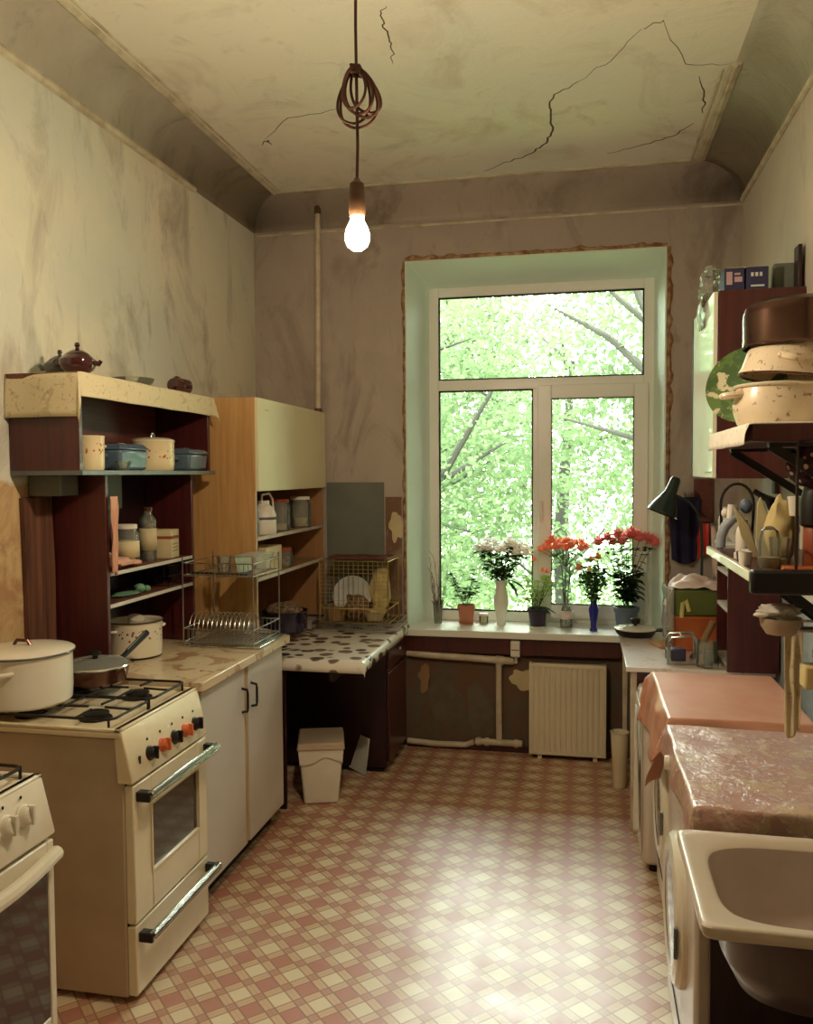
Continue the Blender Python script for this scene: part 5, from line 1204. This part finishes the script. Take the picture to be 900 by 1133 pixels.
# hanging things on the back wall right of the window
o = hangcloth('hanging_apron', 'navy blue apron hanging on the back wall right of the window behind the lamp', 'apron', .545, 4.905, 1.50, 1.14, .17, 'navy', .015, 'x', 2)
t = thing('wall_hook', 'small hook on the back wall above the navy apron', 'hook', (.545, 4.93, 1.5)); MB().tube([(.545, 4.96, 1.53), (.545, 4.92, 1.52), (.545, 4.90, 1.50), (.545, 4.89, 1.515)], .004, 7).build('hook', 'wire', t)
o = MB().box(.60, .70, 4.935, 4.955, 1.36, 1.60).build('wall_picture', 'maroon_in', bevel=.002); tag(o, 'dark red board on the back wall beside the navy apron', 'board')
o = hangcloth('hanging_cloth', 'bright red cloth hanging on the back wall behind the lamp arm', 'cloth', .645, 4.91, 1.355, 1.17, .07, 'red', .008, 'x', 4)
o = hangcloth('hanging_cloth', 'pale pink cloth hanging below the dark red board in the corner', 'cloth', .73, 4.90, 1.34, 1.05, .09, 'pink_cloth', .01, 'x', 6)

# ================================================================== RIGHT: WALL CABINET
t = thing('wall_cabinet', 'dark red-brown wall cabinet with a white door high on the right wall', 'cabinet', (.67, 3.89, 1.61))
MB().box(.518, XR-.003, 3.555, 4.225, 1.612, 2.352).build('body', 'maroon_wood', t, bevel=.003)
dr = MB().box(.500, .516, 3.560, 4.19, 1.616, 2.348).build('door', 'white_en', t, bevel=.002)
MB().box(.498, .517, 4.192, 4.222, 1.616, 2.348).build('door_edge', 'rubber', t, bevel=.001)
MB().box(.4985, .5005, 3.60, 3.75, 1.635, 1.640).build('scuff_line', 'grey_gl', dr)
t = thing('medicine_box', 'dark blue carton with pale print at the front on top of the wall cabinet', 'box', (.575, 3.62, 2.3525))
MB().box(.540, .615, 3.575, 3.70, 2.353, 2.440).build('carton', 'blue_box', t, bevel=.002)
mb = MB(); mb.box(.548, .570, 3.5742, 3.5752, 2.375, 2.425); mb.box(.578, .607, 3.5742, 3.5752, 2.385, 2.405); mb.box(.578, .600, 3.5742, 3.5752, 2.412, 2.420); mb.build('print', 'pink_print', t)
t = thing('medicine_box', 'dark blue carton with three pale marks, the right one on the wall cabinet', 'box', (.66, 3.62, 2.3525))
MB().box(.622, .705, 3.580, 3.70, 2.353, 2.442).build('carton', 'blue_box', t, bevel=.002)
mb = MB()
for k in range(3): mb.box(.640+.016*k, .650+.016*k, 3.5792, 3.5802, 2.405, 2.420)
mb.box(.640, .690, 3.5792, 3.5802, 2.365, 2.372); mb.build('print', 'paper', t)
o = MB().box(.55, .66, 3.60, 3.68, 2.4425, 2.448, tx=.01).build('paper_sheet', 'carton', bevel=.001); tag(o, 'folded pale paper lying on the two dark blue cartons', 'paper')
mb = MB(); mb.ball((.535, 3.86, 2.41), .055, .10, .075, 28, 18, wob=.55); mb.ball((.525, 3.80, 2.47), .03, .05, .03, 18, 12, wob=.7)
o = mb.build('plastic_bag', 'plastic_film'); tag(o, 'crumpled clear plastic bag hanging over the corner of the wall cabinet top', 'bag')
mb = MB(); mb.grid(lambda u, v: (.495-.012*math.sin(PI*v)-.008*noise.noise(Vector((u*4, v*4, 2))), 3.80+.14*u, 2.25+.13*v), 14, 14); o = mb.build('plastic_strip', 'plastic_film', solid=.001); tag(o, 'end of clear plastic wrap dangling in front of the white cabinet door', 'plastic')
o = MB().box(.735, .825, 3.66, 3.70, 2.353, 2.47, tx=.004).build('tin_can', 'grey_board', bevel=.01); tag(o, 'grey tin at the wall end of the cabinet top', 'tin')
o = MB().box(.812, .826, 3.575, 3.65, 2.353, 2.52).build('narrow_board', 'dark_wood', bevel=.002); tag(o, 'narrow dark board standing upright on the wall cabinet', 'board')

# ================================================================== RIGHT: POT SHELF AND LOWER SHELF
PSZ = 1.755
t = thing('pot_shelf', 'dark wall shelf on iron brackets carrying the stacked pots', 'shelf', (.6, 2.42, PSZ))
MB().box(.385, XR-.003, 2.11, 2.76, PSZ-.045, PSZ-.004).build('shelf_board', 'maroon_wood', t, bevel=.003)
for y_ in (2.16, 2.70):
    mb = MB(); mb.ribbonbox((.43, y_, PSZ-.052), (XR-.004, y_, PSZ-.052), .022, .010); mb.ribbonbox((.435, y_, PSZ-.055), (XR-.006, y_, 1.44), .022, .010, (0, 1, 0)); mb.ribbonbox((XR-.008, y_, PSZ-.05), (XR-.008, y_, 1.43), .022, .008, (1, 0, 0)); mb.build('bracket', 'black', t)
mb = drape(.379, .825, 2.112, 2.755, PSZ+.0, left=.052, near=.004, flare=.15, rip=.004, freq=26, nu=40, nv=60, seed=3); o = mb.build('shelf_cloth', 'lace_w', solid=.0012, ang=180); tag(o, 'white lace cloth hanging over the left edge of the pot shelf', 'cloth')
Z0 = PSZ+.002
def tilt(c, ax, deg): return Matrix.Translation(Vector(c)) @ Matrix.Rotation(math.radians(deg), 4, ax) @ Matrix.Translation(-Vector(c))
c = (.505, 2.40, Z0); t = thing('enamel_pan', 'cream enamel pan with small brown flowers standing right way up, lowest in the pot stack', 'pan', c)
mb = MB(); pot(mb, c, .108, .105, belly=.010); mb.build('pan_body', 'basin_fl', t)
for a in (190, 10):
    mb = MB(); loop_handle(mb, (c[0], c[1], c[2]+.085), .112, a, .05, .038, .009, .004); mb.build('handle', 'basin_fl', t)
MB().lathe([(.116, .103), (.119, .107), (.115, .110), (.111, .107), (.116, .103)], c, 36).build('rim', 'white_en', t)
c = (.525, 2.39, Z0+.112); mx = tilt(c, 'Y', 7)
t = thing('enamel_pan', 'cream flowered enamel pan turned upside down and tilted on the lowest pan', 'pan', c)
mb = MB(mx); mb.lathe([(.128, .012), (.128, .018), (.122, .03), (.112, .075), (.095, .104), (.06, .115), (0, .118), ], c, 40); mb.lathe([(.124, .014), (.118, .03), (.108, .072), (.09, .098), (0, .112)], c, 40); mb.build('pan_body', 'basin_fl', t)
mb = MB(mx); loop_handle(mb, (c[0], c[1], c[2]+.060), .115, 262, .07, .035, .009, .012); mb.build('handle', 'basin_fl', t)
MB(mx).lathe([(.127, .008), (.131, .012), (.127, .016), (.123, .012), (.127, .008)], c, 40).build('rim', 'bronze', t)
c = (.545, 2.40, Z0+.205); t = thing('stock_pot', 'big shiny dark steel pot upside down on top of the flowered pans', 'pot', c)
MB().lathe([(.133, 0), (.137, .004), (.134, .010), (.134, .085), (.128, .106), (.108, .119), (.06, .124), (0, .125)], c, 48).build('pot_body', 'steelpot', t)
MB().lathe([(.130, .004), (.128, .08), (.10, .105), (0, .118)], c, 40).build('pot_inside', 'black', t)
mb = MB(); mb.lathe([(0, 0), (.080, 0), (.086, .005), (.110, .016), (.112, .020), (.085, .010), (0, .006)], (.450, 2.545, 1.878), 44, (-.55, -1, .35)); o = mb.build('serving_tray', 'tray_fl'); tag(o, 'round green tray with pale flowers leaning behind the pot stack', 'tray')
# small metal cloth under shelf
mb = MB(); mb.ball((.530, 2.20, 1.655), .050, .045, .052, 26, 16, wob=.3); mb.tube([(.53, 2.20, 1.69), (.53, 2.20, 1.709)], [.02, .008], 10); o = mb.build('polka_dot_pouch', 'polka'); tag(o, 'dark pouch with pink dots hanging under the pot shelf', 'pouch')

LSZ = 1.400
t = thing('lower_shelf', 'lower wall shelf with a white front strip and thick dark end above the washing machines', 'shelf', (.6, 2.45, LSZ))
MB().box(.392, XR-.003, 2.115, 2.80, LSZ-.025, LSZ).build('shelf_board', 'maroon_wood', t, bevel=.002)
MB().box(.378, .3915, 2.10, 2.80, LSZ-.018, LSZ+.006).build('front_strip', 'white_en', t, bevel=.002)
MB().box(.380, XR-.003, 2.075, 2.112, LSZ-.045, LSZ+.012).build('end_rail', 'black', t, bevel=.008)
for y_ in (2.16, 2.70):
    mb = MB(); mb.ribbonbox((.46, y_, LSZ-.033), (XR-.004, y_, LSZ-.033), .020, .010); mb.ribbonbox((.465, y_, LSZ-.036), (XR-.006, y_, 1.08), .020, .010, (0, 1, 0)); mb.build('bracket', 'black', t)
MB().tube([(.487, 2.125, LSZ), (.487, 2.125, PSZ-.045)], .0035, 7).build('support_rod', 'dark_wood', t)
def onshelf(px, y): return (px-646)*y/1011
L0 = LSZ+.0008
t = thing('tin_with_lid', 'brown tin with a tall black lid at the right end of the lower shelf', 'tin', (.560, 2.22, L0))
MB().lathe([(0, 0), (.034, 0), (.036, .004), (.036, .105), (.034, .108), (0, .108)], (.560, 2.22, L0), 28).build('tin_body', 'rust', t)
MB().lathe([(.040, .105), (.044, .11), (.044, .165), (.036, .20), (.018, .215), (0, .217)], (.560, 2.22, L0), 28).build('lid', 'black', t)
mb = MB().box(.545, .575, 2.1835, 2.1845, L0+.06, L0+.066); mb.box(.548, .572, 2.1835, 2.1845, L0+.045, L0+.050); mb.build('printed_text', 'black', t)
o = MB(RZ((.52, 2.175, L0), -6)).box(-.055, .05, -.035, .02, 0, .012).build('wooden_board', 'bag_orange', bevel=.004); tag(o, 'orange-brown little board lying at the near end of the lower shelf', 'board')
t = thing('glass_bottle', 'clear glass bottle with a rounded shoulder at the near end of the lower shelf', 'bottle', (.443, 2.20, L0)); MB().lathe([(0, 0), (.024, 0), (.026, .005), (.026, .07), (.020, .095), (.008, .105), (.0, .107)], (.443, 2.20, L0), 24).build('bottle_body', 'clear', t); MB().lathe([(0, .004), (.022, .004), (.022, .03), (0, .03)], (.443, 2.20, L0), 20).build('contents', 'contents_l', t)
mb = MB(); mb.ball((.505, 2.36, L0+.085), .040, .035, .085, 26, 20, wob=.25); o = mb.build('sponge_bag', 'sponge'); tag(o, 'tall pale yellowish sponge in plastic behind the clear glass bottle', 'sponge')
t = thing('sponge_cup', 'clear plastic cup of yellow liquid on the lower shelf below the sponge', 'cup', (.478, 2.27, L0)); MB().lathe([(0, 0), (.020, 0), (.026, .075), (.024, .075), (.018, .003), (0, .003)], (.478, 2.25, L0), 22).build('cup_body', 'clear', t); MB().lathe([(0, .004), (.019, .004), (.021, .022), (0, .022)], (.478, 2.25, L0), 20).build('contents', 'sponge', t)
def board(name, label, p, mat='carton'):
    mb = MB(); mb.poly(p, .008, (.3, 1, 0)); o = mb.build(name, mat, bevel=.002); tag(o, label, 'board'); return o
board('cutting_board', 'pointed cream cutting board standing tilted on the lower shelf, nearer the window', [(.405, 2.48, L0+.145), (.447, 2.48, L0+.09), (.475, 2.48, L0+.001), (.458, 2.48, L0+.001), (.425, 2.48, L0+.06)], 'carton')
board('cutting_board', 'pointed cream cutting board standing upright behind the clear bottle', [(.452, 2.42, L0+.04), (.455, 2.42, L0+.155), (.463, 2.42, L0+.172), (.492, 2.42, L0+.10), (.498, 2.42, L0+.001), (.472, 2.42, L0+.001)], 'cream_door')
t = thing('shower_hose', 'grey-blue plastic hose end curving up at the far end of the lower shelf', 'hose', (.41, 2.68, L0)); MB().tube([(.402, 2.68, L0+.012), (.404, 2.68, L0+.045), (.415, 2.68, L0+.075), (.436, 2.68, L0+.098), (.46, 2.68, L0+.108)], .0145, 12).build('hose_body', 'hose', t); MB().tube([(.43, 2.68, L0+.09), (.435, 2.68, L0+.14)], [.012, .014], 10).build('white_nozzle', 'white_pl', t)
t = thing('cable_hoop', 'black hoop of cable standing on the lower shelf under the wall cabinet', 'cable', (.455, 2.72, L0))
MB().tube([(.41, 2.72, L0+.08)]+arc((.455, 2.72, L0+.14), .047, 180, 0, 12, 'xz', .062)+[(.50, 2.72, L0+.09), (.495, 2.72, L0+.004)], .0045, 8).build('hoop', 'black', t); MB().tube([(.41, 2.72, L0+.08), (.412, 2.72, L0+.003)], .0045, 8).build('hoop_leg', 'black', t)
MB().ball((.478, 2.70, L0+.135), .020, .018, .022).build('blue_cap', 'slate_pot', t); MB().ball((.418, 2.70, L0+.115), .012, .012, .014).build('white_cap', 'white_pl', t)
bottle('plastic_bottle', 'small white bottle standing behind the cable hoop on the lower shelf', (.455, 2.62, L0), .020, .10, 'white_pl', 'white_pl', neck=.5)
t = thing('hair_clipper', 'dark knife handles lying slanted over the things on the lower shelf', 'knives', (.52, 2.50, L0+.1))
c = (.535, 2.52, L0); MB().lathe([(0, 0), (.030, 0), (.034, .09), (.034, .12), (.030, .12), (.028, .01), (0, .008)], c, 22).build('holder', 'kraft', t)
for k in range(3): MB().tube([(c[0]+.0, c[1]+.01*k-.01, c[2]+.06), (c[0]-.035+.012*k, c[1]+.01*k-.01, c[2]+.16), (c[0]-.07+.012*k, c[1], c[2]+.185-.008*k)], [.004, .009, .008], 8).build('handle', 'black', t)
t.name = 'knife_holder'
t = thing('white_cup', 'small white cup with a wire rim hanging beside the tin on the right', 'cup', (.52, 2.30, 1.52))
mb = MB().lathe([(0, 0), (.018, 0), (.024, .05), (.022, .05), (.016, .004), (0, .004)], (.535, 2.33, L0+.125), 22); mb.build('cup_body', 'white_en', t); MB().tube([(.535, 2.33, L0+.0), (.535, 2.33, L0+.125)], .006, 8).build('stem', 'wire', t)
for k, lb in enumerate(('small pale cap lying by the front strip of the lower shelf', 'small pink lid lying by the hose on the lower shelf')):
    o = MB().lathe([(0, 0), (.016, 0), (.016, .016), (.012, .018), (0, .018)], (.42+.035*k, 2.46+.10*k, L0), 18).build('bottle_cap', 'pink_cloth' if k else 'white_pl'); tag(o, lb, 'cap')
t = thing('wall_outlet', 'small brown electric outlet on the right wall under the wall cabinet', 'outlet', (XR-.01, 4.0, 1.56)); MB().box(XR-.022, XR-.002, 3.97, 4.03, 1.54, 1.60).build('outlet_body', 'socket', t, bevel=.004); MB().tube([(XR-.012, 4.0, 1.60), (XR-.012, 4.0, 1.612)], .004, 6).build('cable', 'cord', t)
# soap dish with cloth, towel, sponge below lower shelf
t = thing('soap_dish', 'wall soap dish on an arm under the lower shelf', 'soap dish', (.495, 2.32, 1.215))
MB().lathe([(0, 0), (.035, 0), (.048, .02), (.052, .042), (.048, .042), (.042, .02), (0, .006)], (.497, 2.32, 1.222), 28).build('dish', 'cream_side', t)
MB().tube([(.54, 2.32, 1.235), (.70, 2.32, 1.235), (XR-.003, 2.32, 1.26)], .008, 8).build('arm', 'wire', t)
mb = MB(); mb.ball((.490, 2.32, 1.282), .048, .04, .018, 22, 12, wob=.5); mb.ball((.455, 2.31, 1.272), .025, .02, .008, 14, 8, wob=.4); o = mb.build('dish_cloth', 'white_cloth'); tag(o, 'crumpled grey-white dish cloth lying on the soap dish', 'cloth')
o = hangcloth('hanging_towel', 'narrow pale towel with brown specks hanging behind the soap dish', 'towel', .560, 2.46, 1.23, .92, .05, 'lace', .006, 'x', 3)
t = thing('towel_hook', 'thin wire rail from the wall holding the narrow towel', 'rail', (.7, 2.46, 1.235)); MB().tube([(.54, 2.46, 1.233), (XR-.003, 2.46, 1.233)], .004, 7).build('rail', 'wire', t)
t = thing('sponge_holder', 'yellowish plastic sponge holder on the right wall above the lace covered machine', 'holder', (.57, 2.30, 1.09)); MB().box(.545, .64, 2.27, 2.33, 1.09, 1.15).build('holder_body', 'sponge', t, bevel=.006); MB().tube([(.60, 2.31, 1.10), (XR-.003, 2.31, 1.10)], .006, 8).build('arm', 'wire', t)
for k, (x_, lb) in enumerate(((.575, 'steel ladle hanging from the lower shelf at the right edge'), (.60, 'steel spoon hanging from the lower shelf at the right edge, next to the ladle'))):
    t = thing('ladle' if k == 0 else 'spoon', lb, 'utensil', (x_, 2.24, 1.2)); MB().tube([(x_, 2.24, LSZ-.03), (x_, 2.24, 1.21)], .0035, 7).build('handle', 'chrome', t); MB().ball((x_, 2.24, 1.19), .022-.006*k, .012, .026).build('bowl', 'chrome', t)

# ================================================================== RIGHT: MACHINES
def machine(label, y0, y1, x0, x1, z1, nm='washing_machine'):
    t = thing(nm, label, 'washing machine', ((x0+x1)/2, (y0+y1)/2, 0)); ym = (y0+y1)/2
    MB().box(x0, x1, y0, y1, .02, z1).build('body', 'washer', t, bevel=.012)
    for (xx, yy) in ((x0+.05, y0+.05), (x1-.05, y0+.05), (x0+.05, y1-.05), (x1-.05, y1-.05)): MB().cyl((xx, yy, 0), .02, .022, 12).build('foot', 'rubber', t)
    d = MB().lathe([(.0, .0), (.200, .0), (.200, .012), (.190, .024), (.165, .030), (.150, .024), (.130, .020), (0, .022)], (x0, ym, .44), 44, (-1, 0, 0)).build('door', 'white_en', t)
    MB().lathe([(0, .028), (.10, .026), (.135, .021), (.148, .025)], (x0, ym, .44), 36, (-1, 0, 0)).build('door_glass', 'oven_glass', d)
    MB().box(x0-.034, x0-.024, y0+.125, y0+.14, .40, .48).build('door_handle', 'grey_gl', d, bevel=.003)
    MB().box(x0-.006, x0, y0+.012, y1-.012, z1-.125, z1-.02).build('control_panel', 'white_en', t, bevel=.003)
    MB().lathe([(.022, 0), (.020, .016), (0, .018)], (x0-.006, y1-.10, z1-.075), 20, (-1, 0, 0)).build('dial', 'white_pl', t)
    MB().box(x0-.003, x0+.001, y0+.012, y1-.012, .13, .134).build('plinth_gap', 'rubber', t)
    return t
machine('washing machine under the brown lace oilcloth next to the sink', 2.075, 2.715, .262, .825, .845)
machine('washing machine under the peach cloth between the lace covered one and the table', 2.835, 3.475, .292, .72, .838)
mb = drape(.254, .828, 2.058, 2.722, .852, left=.085, near=.06, far=.02, flare=.06, rip=.007, freq=21, nu=90, nv=90, wob=.006, seed=1)
o = mb.build('lace_oilcloth', 'lace_plastic', solid=.0015, ang=180); tag(o, 'brown lace patterned plastic cover on the washing machine beside the sink', 'cover')
mb = drape(.268, .715, 2.826, 3.482, .846, left=.20, near=.09, far=.02, flare=.36, rip=.012, freq=13, nu=80, nv=90, wob=.002, seed=6)
o = mb.build('peach_cloth', 'peach', solid=.0015, ang=180); tag(o, 'peach oilcloth with long hanging corners on the second machine', 'tablecloth')
t = thing('low_cabinet', 'white rounded low cabinet under the side table by the window', 'cabinet', (.55, 3.85, 0))
MB().box(.238, .80, 3.52, 3.935, .03, .70).build('body', 'washer', t, bevel=.03)
MB().box(.231, .238, 3.54, 3.915, .08, .66).build('door', 'white_en', t, bevel=.003)
for (xx, yy) in ((.29, 3.57), (.75, 3.57), (.29, 3.88), (.75, 3.88)): MB().cyl((xx, yy, 0), .02, .035, 12).build('foot', 'rubber', t)
o = hangcloth('hanging_towel', 'white towel hanging low from under the peach cloth beside the window table', 'towel', .216, 3.56, .68, .16, .10, 'white_cloth', .010, 'y', 8)
c = (.188, 4.50, 0); t = thing('waste_basket', 'slim cream waste basket on the floor beside the side table leg', 'bin', c)
MB().lathe([(0, 0), (.032, 0), (.034, .004), (.046, .285), (.050, .290), (.046, .292), (.042, .28), (.030, .01), (0, .008)], c, 26).build('basket_body', 'cream_en', t)
MB().lathe([(0, .24), (.042, .24)], c, 20).build('contents', 'rubber', t)

# ================================================================== SINK
t = thing('kitchen_sink', 'cream enamel sink with rounded basin at the lower right', 'sink', (.50, 1.71, .6))
def sup(cx, cy, a, b, z, n_=5, seg=56):
    out = []
    for k in range(seg):
        q = 2*PI*k/seg; cs, sn = math.cos(q), math.sin(q)
        out.append((cx+a*math.copysign(abs(cs)**(2/n_), cs), cy+b*math.copysign(abs(sn)**(2/n_), sn), z))
    return out
def loft(mb, rings):
    sg = len(rings[0]); vs = [p for r_ in rings for p in r_]; fs = []
    for i in range(len(rings)-1):
        for k in range(sg): k2 = (k+1) % sg; fs.append((i*sg+k, i*sg+k2, (i+1)*sg+k2, (i+1)*sg+k))
    return mb.add(vs, fs)
sxc, syc = .515, 1.722
mb = MB(); loft(mb, [sup(sxc, syc, .308, .205, .828, 30, 96), sup(sxc, syc, .312, .209, .836, 30, 96), sup(sxc, syc, .312, .209, .849, 30, 96), sup(sxc, syc, .306, .203, .853, 30, 96), sup(sxc, syc, .294, .192, .848, 18, 96), sup(sxc, syc, .272, .176, .846, 5, 96), sup(sxc, syc, .264, .170, .838, 4.5, 96)])
mb.build('rim', 'sink_in', t, ang=60)
mb = MB(); loft(mb, [sup(sxc, syc, .264, .170, .838, 4.5, 96), sup(sxc, syc, .252, .160, .78, 4, 96), sup(sxc, syc, .235, .148, .72, 3.6, 96), sup(sxc, syc, .19, .115, .675, 3, 96), sup(sxc, syc, .10, .06, .662, 2.4, 96), sup(sxc, syc, .035, .035, .658, 2, 96)])
mb.build('basin', 'sink_in_shaded', t, ang=60)
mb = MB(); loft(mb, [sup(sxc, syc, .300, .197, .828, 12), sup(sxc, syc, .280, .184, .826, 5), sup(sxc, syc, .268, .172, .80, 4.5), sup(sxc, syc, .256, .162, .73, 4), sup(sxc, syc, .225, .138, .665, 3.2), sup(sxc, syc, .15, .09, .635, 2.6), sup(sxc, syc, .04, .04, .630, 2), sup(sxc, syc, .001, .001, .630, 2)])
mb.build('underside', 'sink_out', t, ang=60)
MB().lathe([(0, .0), (.034, 0), (.038, .004), (.030, .006), (0, .002)], (sxc, syc, .657), 28).build('drain', 'chrome', t)
mb = MB().tube([(sxc, syc, .632), (sxc, syc, .45), (sxc+.03, syc, .40), (sxc+.09, syc, .40), (sxc+.12, syc, .46), (XR-.003, syc, .48)], .02, 12); mb.build('waste_pipe', 'white_pl', t)
MB().lathe([(0, 0), (.006, 0), (.006, .001), (0, .0015)], (.60, 1.905, .8505), 14).build('overflow_hole', 'rubber', t)
for y_ in (1.56, 1.88): MB().ribbonbox((.80, y_, .80), (XR-.003, y_, .80), .02, .02).build('bracket', 'iron', t)
t = thing('sink_cupboard', 'dark brown open cupboard boards under the sink', 'cupboard', (.55, 1.8, 0))
MB().box(.29, .83, 2.02, 2.045, .0, .78).build('side_panel', 'dark_wood', t, bevel=.002)
MB().box(.81, .832, 1.50, 2.02, .0, .78).build('back_panel', 'dark_wood', t, bevel=.002)
MB().box(.29, .81, 1.50, 2.02, .05, .07).build('bottom_board', 'dark_wood', t, bevel=.002)
for (x_, y_) in ((.30, 1.51), (.80, 1.51)): MB().box(x_-.01, x_+.01, y_-.01, y_+.01, 0, .05).build('foot', 'dark_wood', t)

# small clutter on the lower shelf
for k, (x_, y_, h_, r_, m_, lb) in enumerate(((.405, 2.30, .035, .017, 'white_pl', 'small white cup nearest the front strip of the lower shelf'), (.412, 2.38, .028, .015, 'dark_pot', 'tiny dark cup between the white cup and the pale cap on the lower shelf'), (.61, 2.42, .10, .03, 'rust', 'rust red tin standing behind the yellowish sponge on the lower shelf'))):
    mb = MB().lathe([(0, 0), (r_*.85, 0), (r_, h_), (r_-.003, h_), (r_*.8, .004), (0, .004)], (x_, y_, L0), 20); o = mb.build('cup' if k < 2 else 'tin', m_); tag(o, lb, 'cup' if k < 2 else 'tin')
